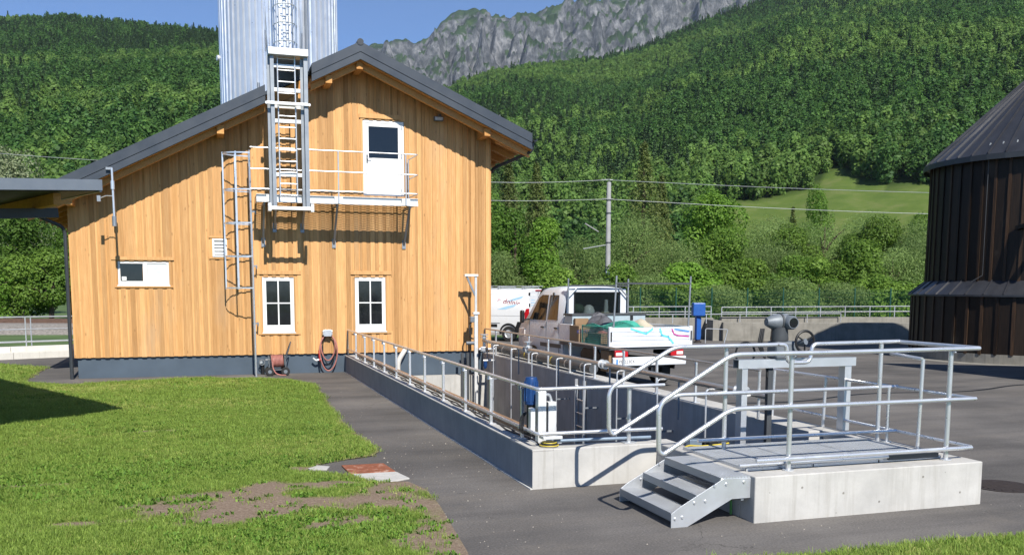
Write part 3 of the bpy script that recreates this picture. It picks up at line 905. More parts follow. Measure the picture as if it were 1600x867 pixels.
B().box(4.80, 5.80, -1.40, -1.342, 6.83, 6.90).build('cross_beam', WA, tw, bevel=.004)
for x in (4.79, 5.83): cylp((x, -1.42, 6.86), (x, -1.30, 6.86), .035, WA, tw, 'clamp')
B().box(4.86, 5.83, -1.44, -1.0, 8.025, 8.19).build('landing', WA, tw, bevel=.008)
# gangway across the roof to the silo
gw = thing('gangway', 'white gangway with tube handrails crossing the roof to the silo ladder', 'gangway', (5.4, 4, 8.2))
B().hexa([(4.95, -.98, 8.08), (5.70, -.98, 8.08), (6.55, 9.30, 8.75), (5.65, 9.30, 8.75), (4.95, -.98, 8.16), (5.70, -.98, 8.16), (6.55, 9.30, 8.83), (5.65, 9.30, 8.83)]).build('deck', GM, gw)
for xa, xb in ((4.82, 5.55), (5.72, 6.65)):
    for h in (.55, 1.05):
        tubep([(xa, -1.05, 8.17), (xa, -1.05, 8.17 + h), (xb, 9.2, 8.83 + h)], .018, G, gw, 'handrail', .05)
    for t in (.25, .5, .75): 
        xx = xa + (xb - xa) * t; yy = -1.05 + 10.25 * t; zz = 8.17 + .66 * t
        cylp((xx, yy, zz - .04), (xx, yy, zz + 1.04), .018, G, gw, 'post')
for x in (4.9, 5.78): cylp((x, 4.0, rtop(x)), (x, 4.0, 8.42), .04, GM, gw, 'support')

# ------------------------------------------------------------------ silo behind the building
SC, SR = (6.106, 11.57), 2.18
si = thing('silo', 'tall silvery silo of corrugated sheet rising behind the timber building', 'silo', (SC[0], SC[1], 0))
b = B(); NR = 56; ring = []
for k in range(NR):
    for fr, dr in ((0, 0), (.30, 0), (.42, .075), (.88, .075)):
        th = 2 * math.pi * (k + fr) / NR
        ring.append(((SR + dr - .075) * math.cos(th) + SC[0], (SR + dr - .075) * math.sin(th) + SC[1]))
n = len(ring); zs = (0, 8, 14, 20.0)
for z in zs: b.v += [(x, y, z) for x, y in ring]
for j in range(len(zs) - 1):
    for i in range(n): b.f.append((j * n + i, j * n + (i + 1) % n, (j + 1) * n + (i + 1) % n, (j + 1) * n + i))
b.build('shell', M['silo'], si)
B().lathe([(SR + .12, 19.98), (SR + .12, 20.1), (0, 21.4)], (SC[0], SC[1], 0), 40).build('roof', M['silo'], si, smooth=True)
cylp((7.05, 9.42, 5), (7.05, 9.42, 20), .075, M['silo'], si, 'pipe', 12)
cylp((6.90, 9.40, 5), (6.90, 9.40, 20), .03, GM, si, 'conduit', 8)
b = B().cyl((3.98, 11.5, 10.74), (3.84, 11.46, 10.74), .10, 14); b.build('lamp', WA, si, smooth=True)
sldr = thing('silo_ladder', 'white caged ladder climbing the front of the corrugated silo', 'ladder', (6.15, 9.2, 8.8))
for x in (5.96, 6.31): B().box(x - .025, x + .025, 9.18, 9.22, 8.9, 20).build('stile', WA, sldr)
z = 9.05
while z < 14.2:
    cylp((5.965, 9.20, z), (6.305, 9.20, z), .016, WA, sldr, 'rung', 6); z += .28
z = 9.6
while z < 14.4:
    pts = [(6.135 + .40 * math.cos(t), 9.16 - .66 * math.sin(t) * 1.0, z) for t in [math.pi * i / 14 for i in range(15)]]
    B().tube(pts, .018, 5).build('cage_hoop', G, sldr, smooth=True); z += .62
for t in (.0, .22, .78, 1.0):
    x = 6.135 + .41 * math.cos(math.pi * t); y = 9.16 - .67 * math.sin(math.pi * t)
    B().tube([(x, y, 9.5), (x, y, 20)], .02, 5).build('cage_strap', G, sldr, smooth=True)

# ------------------------------------------------------------------ caged ladder from the ground to the balcony
cl = thing('caged_ladder', 'stainless wall ladder with hoop cage left of the balcony', 'ladder', (4.37, -.5, 0))
for y in (-.72, -.30):
    tubep([(4.40, y, 0.02), (4.375, y, 5.78)], .021, ST, cl, 'stile')
z = .35
while z < 5.6:
    cylp((4.395 - .0035 * z, -.71, z), (4.395 - .0035 * z, -.31, z), .014, ST, cl, 'rung', 8); z += .28
for z in (2.30, 3.11, 3.95, 4.79, 5.70):
    pts = [(4.375 - .30 - .36 * math.sin(t) + .30 * (1 - math.sin(t)) , -.51 + .37 * math.cos(t), z) for t in [math.pi * i / 16 for i in range(17)]]
    b = B(); m0 = len(pts)
    for i in range(m0 - 1):
        p, q = Vector(pts[i]), Vector(pts[i + 1]); u = (q - p).normalized(); nrm = Vector((u.y, -u.x, 0)) * .003
        b.hexa([p - nrm - Vector((0, 0, .017)), q - nrm - Vector((0, 0, .017)), q + nrm - Vector((0, 0, .017)), p + nrm - Vector((0, 0, .017)),
                p - nrm + Vector((0, 0, .017)), q - nrm + Vector((0, 0, .017)), q + nrm + Vector((0, 0, .017)), p + nrm + Vector((0, 0, .017))])
    b.build('cage_hoop', ST, cl)
for t in (.18, .5, .82):
    x = 4.375 - .30 - .36 * math.sin(math.pi * t) + .30 * (1 - math.sin(math.pi * t)) + .006; y = -.51 + .365 * math.cos(math.pi * t)
    B().box(x - .018, x + .018, y - .004, y + .004, 2.27, 5.73).build('cage_strap', ST, cl)
for z in (1.35, 2.85, 4.25):
    for y in (-.30,):
        B().box(4.36, 4.52, y - .012, y + .0, z, z + .04).build('wall_bracket', GM, cl)
        B().box(4.49, 4.52, y + .002, -.047, z - .05, z + .05).build('wall_bracket', GM, cl)
B().lathe([(0, 0), (.05, 0), (.05, .02), (0, .02)], (4.40, -.72, 0), 10).build('foot', GM, cl)

# ------------------------------------------------------------------ small fixtures on the gable
wm = thing('weather_sensor', 'stainless sensor tube hanging from the verge near the left roof corner', 'sensor', (1.15, -1.05, 3.78))
cylp((1.165, -1.05, 3.78), (1.165, -1.05, 4.02), .055, GM, wm, 'probe', 12)
cylp((1.165, -1.05, 4.02), (1.155, -1.05, 5.16), .028, ST, wm, 'tube', 12)
cylp((1.158, -1.05, 4.66), (1.157, -1.05, 4.86), .048, ST, wm, 'collar', 12)
B().tube([(.86, -1.05, 4.44), (1.0, -1.05, 4.50), (1.16, -1.05, 4.50)], .012, 6).build('stay', ST, wm, smooth=True)
B().box(.80, .88, -1.10, -1.0, 4.36, 4.50).build('clamp', GM, wm)
B().box(1.02, 1.17, -1.06, -.99, 5.12, 5.18).build('bracket', GM, wm)
def flood(x, y, z, lab):
    t = thing('floodlight', lab, 'floodlight', (x, y, z), group='floodlights on the gable')
    B().box(x - .13, x + .13, y - .16, y - .04, z - .09, z + .03).build('housing', M['motor_grey'], t, bevel=.015)
    B().box(x - .105, x + .105, y - .168, y - .1605, z - .07, z + .012).build('lens', M['frost'], t)
    B().box(x + .02, x + .10, y - .04, y, z + .02, z + .12).build('mount', M['motor_grey'], t)
flood(9.45, -.05, 6.96, 'small grey floodlight under the right verge beside the door')
t = thing('round_lamp', 'small round bulkhead lamp under the left verge behind the sensor tube', 'lamp', (1.23, -.05, 5.16))
B().lathe([(0, -.05), (.10, -.05), (.11, -.02), (.11, .0), (0, .0)], (1.23, -.05, 5.16), 16, 'y').build('housing', GM, t, smooth=True)
B().lathe([(0, -.11), (.06, -.09), (.085, -.052)], (1.23, -.05, 5.16), 16, 'y').build('glass_dome', M['frost'], t, smooth=True)
# drain valve at ladder foot
t = thing('wall_valve', 'small grey pipe valve on the plinth at the foot of the ladder', 'valve', (4.56, -.1, .0))
cylp((4.56, .03, .33), (4.56, -.16, .33), .035, G, t, 'pipe'); B().ring((4.58, -.18, .33), .07, .012).build('handwheel', GM, t, smooth=True)
cylp((4.60, -.10, .01), (4.60, -.10, .28), .045, M['black'], t, 'stub')

# ------------------------------------------------------------------ hose reel cart
hc = thing('hose_reel_cart', 'hose reel cart with pale red hose standing at the plinth', 'hose reel', (4.95, -.45, 0))
X0, Y0 = 4.95, -.48
for dx, dy in ((-.20, -.17), (.20, -.17), (-.20, .20), (.20, .20)):
    wl = B().lathe([(.0, -.03), (.10, -.03), (.115, -.018), (.115, .018), (.10, .03), (0, .03)], (X0 + dx, Y0 + dy, .115), 16, 'y').build('wheel', M['rubber'], hc, smooth=True)
    B().lathe([(0, -.034), (.05, -.034), (.05, -.0305)], (X0 + dx, Y0 + dy, .115), 12, 'y').build('hub', M['motor_grey'], wl)
b = B(); 
for dy in (-.14, .16):
    b.tube([(X0 - .26, Y0 + dy, .16), (X0 + .26, Y0 + dy, .16)], .014, 6); 
    for dx in (-.21, .21): b.tube([(X0 + dx, Y0 + dy, .13), (X0 + dx, Y0 + dy, .52)], .012, 6)
b.build('frame', M['motor_grey'], hc, smooth=True)
B().tube(bend([(X0 + .21, Y0 - .14, .45), (X0 + .30, Y0 - .14, .70), (X0 + .36, Y0 - .02, .88), (X0 + .36, Y0 + .04, .88), (X0 + .30, Y0 + .16, .70), (X0 + .21, Y0 + .16, .45)], .06), .014, 6).build('push_handle', M['dark_grey'], hc, smooth=True)
for sx in (-.17, .17):
    B().lathe([(.03, -.006), (.20, -.006), (.205, 0), (.20, .006), (.03, .006)], (X0 + sx, Y0, .38), 24, 'x').build('reel_disc', M['dark_grey'], hc, smooth=True)
b = B()
for lay, rr in enumerate((.13, .155)):
    pts = []
    for i in range(9 * 16 + 1):
        th = 2 * math.pi * i / 16; pts.append((X0 - .155 + .31 * i / (9 * 16), Y0 + rr * math.cos(th), .38 + rr * math.sin(th)))
    b.tube(pts, .0165, 6)
pts = [(X0 - .12, Y0 - .16, .38), (X0 - .13, Y0 - .19, .22), (X0 - .05, Y0 - .22, .06), (X0 + .1, Y0 - .24, .02), (X0 + .22, Y0 - .18, .02)]
b.tube(bend(pts, .1), .0165, 6)
b.build('hose', M['hose_red'], hc, smooth=True)
cylp((X0 - .30, Y0 - .05, .42), (X0 - .17, Y0, .42), .02, G, hc, 'crank')
# hose on wall hook
wh = thing('wall_hose', 'pale red hose looped over a metal wall hook next to the basin rail', 'hose', (6.32, -.15, 0))
B().box(6.19, 6.45, -.20, -.05, 1.03, 1.16).build('hook', G, wh, bevel=.01)
B().box(6.22, 6.42, -.22, -.201, 1.00, 1.18).build('hook_plate', G, wh, bevel=.006)
def loop(cx, w, z0, z1, y, ph=0): return [(cx + w * math.sin(t) * (1 + .12 * math.cos(t)), y + .025 * math.cos(t * 2 + ph), (z0 + z1) / 2 + (z1 - z0) / 2 * math.cos(t)) for t in [2 * math.pi * i / 36 for i in range(36)]]
b = B(); b.tube(loop(6.34, .235, .06, 1.03, -.14), .0185, 7, closed=True); b.tube(loop(6.33, .19, .34, 1.05, -.12, 1), .0185, 7, closed=True); b.build('hose', M['hose_red'], wh, smooth=True)
B().tube(loop(6.36, .17, .22, 1.02, -.10, 2), .017, 7, closed=True).build('black_hose', M['cable'], wh, smooth=True)
b = B(); b.tube([(6.09, -.15, .62), (6.10, -.16, .34)], [.028, .022], 8); b.build('spray_handle', M['red'], wh, smooth=True)
b = B(); b.tube([(6.10, -.16, .34), (6.13, -.16, .05)], [.024, .012], 8); b.build('spray_lance', M['black'], wh, smooth=True)
B().tube(bend([(5.92, -.15, .42), (6.0, -.15, .34), (6.14, -.15, .40)], .05), .025, 8).build('coupling', WA, wh, smooth=True)

# ------------------------------------------------------------------ drain pipe from the plinth into the basin
t = thing('drain_pipe', 'pale plastic pipe elbow coming out of the plinth into the basin', 'pipe', (8.3, -.1, -.3))
B().tube(bend([(8.50, .03, .62), (8.44, -.16, .58), (8.24, -.2, .28), (8.22, -.22, -1.2)], .12), .068, 12).build('pipe', M['white_pipe'], t, smooth=True)

# ------------------------------------------------------------------ railings of the basin
def railing(name, label, loc): return thing(name, label, 'railing', loc, group='stainless railings of the basin')
lr = railing('railing', 'long stainless two rail railing along the left basin wall, nearest the lawn', (6.88, -7.8, ZT))
SD = M['stainless_dull']
tubep([(6.885, -.05, 1.16), (6.885, -15.65, 1.16), (8.52, -15.65, 1.165)], .0225, ST, lr, 'rail', .06, 10)
tubep([(6.885, -.05, .64), (6.885, -15.65, .635), (8.50, -15.65, .63)], .0225, ST, lr, 'rail', .06, 10)
cylp((6.885, -.05, ZT), (6.885, -.05, 1.16), .016, SD, lr, 'post')
for y in (-1.18, -2.65, -4.0, -5.37, -6.76, -8.14, -9.45, -10.85, -12.25, -13.6, -14.95):
    B().box(6.915, 6.955, y - .02, y + .02, ZT, 1.10).build('post', ST, lr, bevel=.004)
    b = B(); b.box(6.88, 6.93, y - .012, y + .012, 1.08, 1.14); b.box(6.88, 6.93, y - .012, y + .012, .60, .63); b.build('clamp', G, lr)
    B().box(6.88, 7.03, y - .06, y + .06, ZT, ZT + .012).build('base_plate', G, lr)
cylp((8.08, -15.60, ZT), (8.08, -15.60, 1.14), .026, ST, lr, 'post'); B().box(8.0, 8.16, -15.66, -15.54, ZT, ZT + .012).build('base_plate', G, lr)
tag(tubep([(7.12, -15.58, .535), (8.38, -15.58, .522)], .022, M['conduit'], None, 'conduit'), 'blue grey conduit lying on the short front basin wall', 'conduit')

rr = railing('railing', 'long stainless railing with single top rail along the right basin wall', (10.78, -7, ZT))
tubep([(10.80, -.05, .48), (10.80, -.06, 1.155), (10.80, -14.2, 1.155)], .020, SD, rr, 'rail', .03, 10)
for i in range(10):
    y = -1.09 - 1.4 * i
    B().box(10.80, 10.84, y - .02, y + .02, ZT, 1.11).build('post', ST, rr, bevel=.004)
    B().box(10.79, 10.84, y - .012, y + .012, 1.10, 1.14).build('clamp', G, rr)
    B().box(10.76, 10.88, y - .05, y + .05, ZT, ZT + .012).build('base_plate', G, rr)

# air header pipe with drop legs
hp = thing('air_header_pipe', 'dull steel air pipe above the right basin wall with drop legs', 'pipe', (10.6, -7, ZT))
tubep([(10.62, -.55, .84), (10.62, -14.7, .84)], .048, SD, hp, 'header', n=12)
for i, y in enumerate((-2.14, -3.68, -5.26, -6.89, -8.47, -10.06, -11.70, -13.32)):
    B().tube(bend([(10.62, y, .84), (10.58, y, .80), (10.43, y, .80), (10.43, y, -2.8)], .05), .0145, 8).build('drop_leg', G, hp, smooth=True)
    cylp((10.47, y, .80), (10.55, y, .80), .026, SD, hp, 'valve')
    for z in (-.1, -1.2): B().box(10.425, 10.739, y - .012, y + .012, z, z + .03).build('pipe_clip', GM, hp)
for y in (-1.2, -4.0, -6.8, -9.6, -12.4): cylp((10.62, y + .3, ZT - .3), (10.62, y + .3, .80), .018, GM, hp, 'support')
for y in (-4.35, -9.0, -14.0):
    B().lathe([(.0, -.10), (.09, -.10), (.09, -.08), (.052, -.08), (.052, .08), (.09, .08), (.09, .10), (0, .10)], (10.62, y, .84), 14, 'y').build('flange', G, hp, smooth=True)
lp = thing('lagged_pipe', 'fat dark lagged pipe on brackets outside the right basin railing', 'pipe', (11.0, -4, ZT))
tubep([(11.0, -.9, .62), (11.0, -7.6, .62)], .105, M['dark_grey'], lp, 'lagging', n=14)
for i in range(7): B().lathe([(.106, -.02), (.112, -.02), (.112, .02), (.106, .02)], (11.0, -1.4 - i * .95, .62), 16, 'y').build('strap', M['yellow'] if i in (2, 4) else SD, lp, smooth=True)
for y in (-2, -4.2, -6.4): B().box(10.93, 11.07, y - .03, y + .03, ZT, .53).build('saddle', GM, lp)
t = thing('valve_group', 'cluster of stainless valves on the air pipe beside the davit', 'valves', (10.6, -.8, ZT))
cylp((10.62, -.62, .50), (10.62, -.62, 1.0), .05, ST, t, 'riser'); B().lathe([(0, 0), (.10, 0), (.10, .03), (0, .03)], (10.62, -.62, .92), 14).build('flange', ST, t, smooth=True)
B().lathe([(0, 0), (.12, 0), (.12, .03), (0, .03)], (10.62, -.62, 1.0), 14).build('flange', ST, t, smooth=True)
cylp((10.40, -.85, .62), (10.85, -.85, .62), .035, ST, t, 'branch'); B().box(10.45, 10.58, -.93, -.80, .56, .69).build('valve_body', G, t, bevel=.015)
t = thing('valve_group', 'stainless flanged valve on the air pipe between the second and third drop legs', 'valves', (10.62, -4.4, ZT))
B().lathe([(0, 0), (.11, 0), (.11, .03), (.04, .03), (.04, .12), (.10, .12), (.10, .15), (0, .15)], (10.62, -4.4, .885), 14).build('valve_body', ST, t, smooth=True)
t = thing('hanging_valve', 'small blue hand valve on the basin wall under the davit', 'valve', (10.5, -1.2, .2))
cylp((10.735, -1.2, .33), (10.42, -1.2, .33), .03, WA, t, 'pipe'); B().lathe([(0, 0), (.05, .0), (.06, -.12), (.02, -.2), (0, -.2)], (10.48, -1.2, .30), 12).build('valve_body', M['blue'], t, smooth=True)
B().bar((10.48, -1.2, .32), (10.66, -1.25, .38), .02, .012).build('lever', ST, t)

# davit crane
dv = thing('davit_crane', 'pale davit post with short arm and winch at rear right basin corner', 'davit', (10.38, -.6, ZT))
B().box(10.33, 10.43, -.65, -.55, -1.6, 1.60).build('socket', WA, dv, bevel=.008)
cylp((10.38, -.60, 1.55), (10.38, -.60, 2.64), .038, WA, dv, 'mast')
B().box(10.05, 10.44, -.66, -.54, 2.63, 2.69).build('jib', WA, dv, bevel=.006)
B().bar((10.12, -.6, 2.63), (10.36, -.6, 2.10), .05, .05).build('strut', GM, dv)
B().box(10.29, 10.47, -.68, -.52, 1.58, 1.64).build('collar', WA, dv, bevel=.006); 
B().box(10.20, 10.325, -.70, -.52, 1.36, 1.52).build('winch', M['motor_grey'], dv, bevel=.015)
B().tube(bend([(10.24, -.62, 1.36), (10.17, -.64, 1.2), (10.22, -.64, .92), (10.30, -.62, .9)], .08), .022, 6).build('winch_cable', M['cable'], dv, smooth=True)
cylp((10.10, -.6, .78), (10.34, -.6, .78), .05, M['motor_grey'], dv, 'roller')
B().tube([(10.28, -.48, 1.5), (10.27, -.46, .6), (10.28, -.46, -1.5)], .012, 5).build('cable', M['cable'], dv, smooth=True)
# guide rails in the corner of the basin
gd = thing('guide_rails', 'pair of dark steel guide rails running down the basin rear wall', 'guide rails', (10.15, -.5, -2))
for x in (10.02, 10.18): B().box(x - .035, x + .035, -.50, -.44, -2.8, .50).build('rail', M['dark_grey'], gd)

# mixer on the front wall
mx = thing('mixer_unit', 'mixer with blue motor and pale control boxes at the front left basin corner', 'mixer', (7.1, -15.3, ZT))
B().lathe([(0, 0), (.075, 0), (.08, .02), (.08, .30), (.07, .33), (0, .34)], (6.99, -15.12, .92), 16).build('motor', M['blue'], mx, smooth=True)
for i in range(12):
    th = 2 * math.pi * i / 12
    B().bar((6.99 + .083 * math.cos(th), -15.12 + .083 * math.sin(th), .96), (6.99 + .083 * math.cos(th), -15.12 + .083 * math.sin(th), 1.20), .012, .012).build('fin', M['blue'], mx)
cylp((6.99, -15.12, .55), (6.99, -15.12, .92), .055, M['black'], mx, 'coupling')
B().box(7.0, 7.105, -15.36, -15.25, ZT + .012, 1.10).build('pedestal', WA, mx, bevel=.008)
B().box(7.13, 7.235, -15.36, -15.24, .575, .97).build('control_box', WA, mx, bevel=.01)
B().box(6.905, 6.965, -15.36, -15.26, .62, .90).build('control_box', WA, mx, bevel=.01)
B().box(7.105, 7.13, -15.33, -15.27, .60, .96).build('hinge_rail', M['black'], mx)
B().tube(bend([(7.06, -15.3, 1.10), (7.08, -15.3, 1.04), (7.16, -15.3, 1.06), (7.19, -15.3, .97)], .04), .018, 6).build('conduit_loop', G, mx, smooth=True)
for k in range(3): B().tube(bend([(6.99, -15.2, .86), (6.86 - .02 * k, -15.24, .82), (6.84 - .02 * k, -15.24, .60), (6.95, -15.2, .55)], .08), .009, 5).build('cable', M['cable'], mx, smooth=True)
B().box(6.98, 7.28, -15.42, -15.12, ZT, ZT + .012).build('base_plate', G, mx)
t = thing('cable_coil', 'small coil of yellow cable on the front left basin corner', 'cable', (7.05, -15.6, ZT))
for k in range(3): B().ring((7.06, -15.58, ZT + .02 + k * .016), .11 - .012 * k, .007, 'z').build('turn', M['yellow'] if k % 2 == 0 else M['cable'], t, smooth=True)
B().box(6.96, 7.20, -15.66, -15.50, .565, .60).build('cover_plate', WA, t, bevel=.004)
# ladder in the basin
t = thing('basin_ladder', 'steel rung ladder fixed to the inner face of the right basin wall', 'ladder', (10.7, -7.6, -1))
for y in (-7.85, -7.4): B().box(10.66, 10.72, y - .02, y + .02, -2.7, .40).build('stile', G, t)
for i in range(10): cylp((10.69, -7.83, .25 - .28 * i), (10.69, -7.42, .25 - .28 * i), .016, G, t, 'rung', 8)

# ------------------------------------------------------------------ platform with stairs
YN, YF = -17.72, -16.55
pr = railing('railing', 'stainless three rail railing along the near edge of the platform', (9.9, YN, ZT))
tubep([(9.2, YN, 1.682), (8.19, YN, 1.682), (7.40, YN, 1.225), (7.405, YN, .755), (7.45, YN, .72), (8.20, YN, 1.14), (9.2, YN, 1.14)], .024, ST, pr, 'handrail_loop', .10, 12)
tubep([(9.2, YN, 1.682), (11.26, YN, 1.69), (11.27, YF + .08, 1.69)], .024, ST, pr, 'rail', .03, 12)
tubep([(9.2, YN, 1.14), (11.24, YN, 1.14)], .022, ST, pr, 'rail', n=12)
tubep([(8.50, YN, .60), (11.22, YN, .60)], .022, ST, pr, 'rail', n=12)
for x in (8.92, 10.93):
    cylp((x, YN + .06, ZT), (x, YN + .06, 1.66), .026, ST, pr, 'post', 12)
    for z in (.60, 1.14, 1.66): cylp((x, YN + .06, z - .03), (x, YN, z), .013, G, pr, 'clamp', 8)
    B().lathe([(0, 0), (.06, 0), (.06, .012), (0, .012)], (x, YN + .06, ZT), 14).build('base_plate', G, pr)
pf = railing('railing', 'stainless railing on the basin side of the platform bent around the gate drive', (9.7, YF, ZT))
tubep([(9.50, YF, 1.69), (8.17, YF, 1.683), (7.39, YF, 1.245), (7.395, YF, .80), (7.44, YF, .735), (8.19, YF, 1.15), (9.2, YF, 1.15)], .024, ST, pf, 'handrail_loop', .10, 12)
tubep([(9.48, YF, 1.69), (9.61, YF, 1.69), (9.625, YF, 1.478), (9.94, YF, 1.478), (9.955, YF, 1.69), (11.27, YF + .09, 1.695)], .024, ST, pf, 'rail', .08, 12)
tubep([(9.2, YF, 1.15), (11.26, YF + .08, 1.145)], .022, ST, pf, 'rail', n=12)
tubep([(8.49, YF, .622), (11.22, YF + .02, .61)], .022, ST, pf, 'rail', n=12)
for x, zt in ((8.86, 1.67), (10.98, 1.67), (11.12, 1.14)):
    cylp((x, YF + .06, .47), (x, YF + .06, zt), .026 if zt > 1.5 else .02, ST, pf, 'post', 12)
    B().lathe([(0, 0), (.06, 0), (.06, .012), (0, .012)], (x, YF + .06, .47), 14).build('base_plate', G, pf)
ps = railing('railing', 'stainless railing on the yard side of the platform at right', (11.22, -15.6, ZT))
for z, y1 in ((1.14, -13.8), (.605, -14.3)): tubep([(11.24, YN + .03, z), (11.22, y1, z)], .019, ST, ps, 'rail', n=10)
tubep([(11.20, -16.93, 1.515), (11.20, -16.40, 1.545)], .022, ST, ps, 'grab_bar', n=10)
for y, zt in ((-16.98, 1.52), (-15.2, 1.14), (-14.0, 1.14)): cylp((11.15, y, ZT), (11.17, y, zt), .022, ST, ps, 'post', 12)

def grating(name, x0, x1, y0, y1, z, par, pitch=.034, pitch2=.066, m=None):
    b = B()
    i = y0 + pitch
    while i < y1: b.box(x0, x1, i - .0022, i + .0022, z - .028, z); i += pitch
    i = x0 + pitch2
    while i < x1: b.box(i - .002, i + .002, y0, y1, z - .014, z - .001); i += pitch2
    b.box(x0, x1, y0, y0 + .005, z - .03, z + .001); b.box(x0, x1, y1 - .005, y1, z - .03, z + .001); b.box(x0, x0 + .005, y0, y1, z - .03, z + .0012); b.box(x1 - .005, x1, y0, y1, z - .03, z + .0012)
    return b.build(name, m or GM, par, kind='stuff')
dk = thing('platform_deck', 'galvanised grating deck on top of the concrete platform', 'deck', (9.8, -16.9, .48))
for a, c in ((8.47, 9.28), (9.285, 10.11), (10.115, 10.94)): 
    go = grating('grating_panel', a, c, -17.58, -16.25, .50, dk, m=M['galv'])
for y in (-17.2, -16.6, -16.27): B().box(8.67, 10.94, y - .03, y + .03, .36, .47).build('bearer', GM, dk)
cylp((8.38, -17.60, .535), (10.2, -17.62, .535), .017, ST, dk, 'edge_tube'); B().box(10.2, 10.85, -17.64, -17.6, .50, .55).build('edge_angle', M['dark_grey'], dk)

stp = thing('access_stairs', 'short galvanised steel stairs with grating treads leading up to the platform', 'stairs', (7.9, -17.2, 0))
SP = [(7.52, 0), (7.70, 0), (8.19, .245), (8.43, .245), (8.43, .447), (8.09, .457), (7.615, .205), (7.52, .14)]
for y0 in (-17.79, -16.59):
    sg = B().prism(SP, 'y', y0, y0 + .010).build('stringer', M['galv'], stp, bevel=.002)
    for (x, z) in ((7.56, .09), (7.64, .10), (7.77, .235), (7.89, .245), (7.99, .39), (8.12, .40), (8.32, .41)):
        B().lathe([(0, -.012), (.012, -.012), (.016, -.004), (.016, 0)], (x, y0 - .0005, z), 8, 'y').build('bolt', ST, sg, smooth=True)
for x0, x1, z in ((7.525, 7.80, .145), (7.80, 8.075, .305), (8.06, 8.465, .465)):
    td = grating('tread', x0, x1, -17.778, -16.582, z, stp, .030, .034, M['galv'])
    b = B(); b.box(x0 - .004, x0 + .0, -17.778, -16.582, z - .075, z + .002); b.build('nosing', GM, stp)
    b = B()
    for i in range(38): b.box(x0 - .004 + .001, x0 + .012, -17.76 + i * .031, -17.748 + i * .031, z + .0022, z + .007)
    b.build('nosing_teeth', ST, stp, kind='stuff')
for x in (7.60, 8.0, 8.3): B().box(x, x + .03, -17.778, -16.582, .02 if x < 7.7 else .22, .05 if x < 7.7 else .25).build('cross_tie', GM, stp)

# penstock frame with actuator
pn = thing('penstock_gate', 'steel penstock frame with grey electric actuator and black handwheel over basin', 'penstock', (10.4, -15.5, ZT))
for x0, x1 in ((9.66, 9.74), (11.20, 11.30)):
    b = B(); b.box(x0, x1, -15.55, -15.54, -2.5 if x0 < 10 else ZT, 1.33); b.box(x0, x0 + .01, -15.54, -15.42, -2.5 if x0 < 10 else ZT, 1.33); b.box(x1 - .01, x1, -15.54, -15.42, -2.5 if x0 < 10 else ZT, 1.33)
    b.build('frame_post', M['galv'], pn)
B().box(9.60, 11.36, -15.56, -15.548, 1.325, 1.435).build('head_beam', M['galv'], pn); B().box(9.60, 11.36, -15.548, -15.42, 1.425, 1.437).build('head_beam_flange', GM, pn)
B().box(9.60, 11.36, -15.44, -15.428, 1.325, 1.424).build('head_beam', GM, pn)
B().box(10.06, 10.13, -15.52, -15.46, -2.5, 1.32).build('spindle_channel', M['dark_grey'], pn)
B().box(9.75, 11.19, -15.50, -15.48, -2.6, -.9).build('gate_leaf', M['galv'], pn)
B().box(10.12, 10.44, -15.60, -15.36, 1.437, 1.66).build('gearbox', M['motor_grey'], pn, bevel=.03)
b = B().lathe([(0, 0), (.11, 0), (.115, .03), (.105, .14), (.11, .18), (0, .19)], (10.23, -15.48, 1.66), 18); b.build('drive_housing', M['dark_grey'], pn, smooth=True)
hd = B(); hd.lathe([(0, -.19), (.05, -.19), (.085, -.12), (.105, -.04), (.11, .06), (.10, .11), (.07, .14), (0, .15)], (10.22, -15.48, 1.905), 18, 'x'); ho = hd.build('motor_head', M['motor_grey'], pn, smooth=True)
B().lathe([(.107, -.01), (.117, -.01), (.117, .015), (.107, .015)], (10.22, -15.48, 1.905), 18, 'x').build('joint_flange', M['dark_grey'], pn, smooth=True)
B().lathe([(0, -.10), (.075, -.10), (.09, -.07), (.095, .04), (0, .06)], (10.32, -15.55, 1.90), 18, 'y').build('display_hood', M['motor_grey'], pn, smooth=True)
B().lathe([(0, -.106), (.062, -.106), (.062, -.1005)], (10.32, -15.55, 1.90), 18, 'y').build('display', M['glass'], pn)
B().ring((10.49, -15.66, 1.66), .135, .017, 'y', 28, 8).build('handwheel', M['black'], pn, smooth=True)
for k in range(3):
    th = 2.1 * k + .5; B().bar((10.49, -15.66, 1.66), (10.49 + .13 * math.cos(th), -15.66, 1.66 + .13 * math.sin(th)), .02, .014).build('spoke', M['black'], pn)
cylp((10.44, -15.50, 1.62), (10.49, -15.68, 1.66), .04, M['motor_grey'], pn, 'wheel_shaft', 12)
for k in range(3): B().tube(bend([(10.02 - .02 * k, -15.45, 1.82), (9.98 - .03 * k, -15.47, 1.60), (10.04, -15.47, 1.45), (10.06, -15.5, 1.2)], .1), .012, 6).build('cable', M['cable'], pn, smooth=True)
B().ring((9.85, -15.3, 1.50), .14, .014, 'y').build('spare_wheel', M['black'], pn, smooth=True)
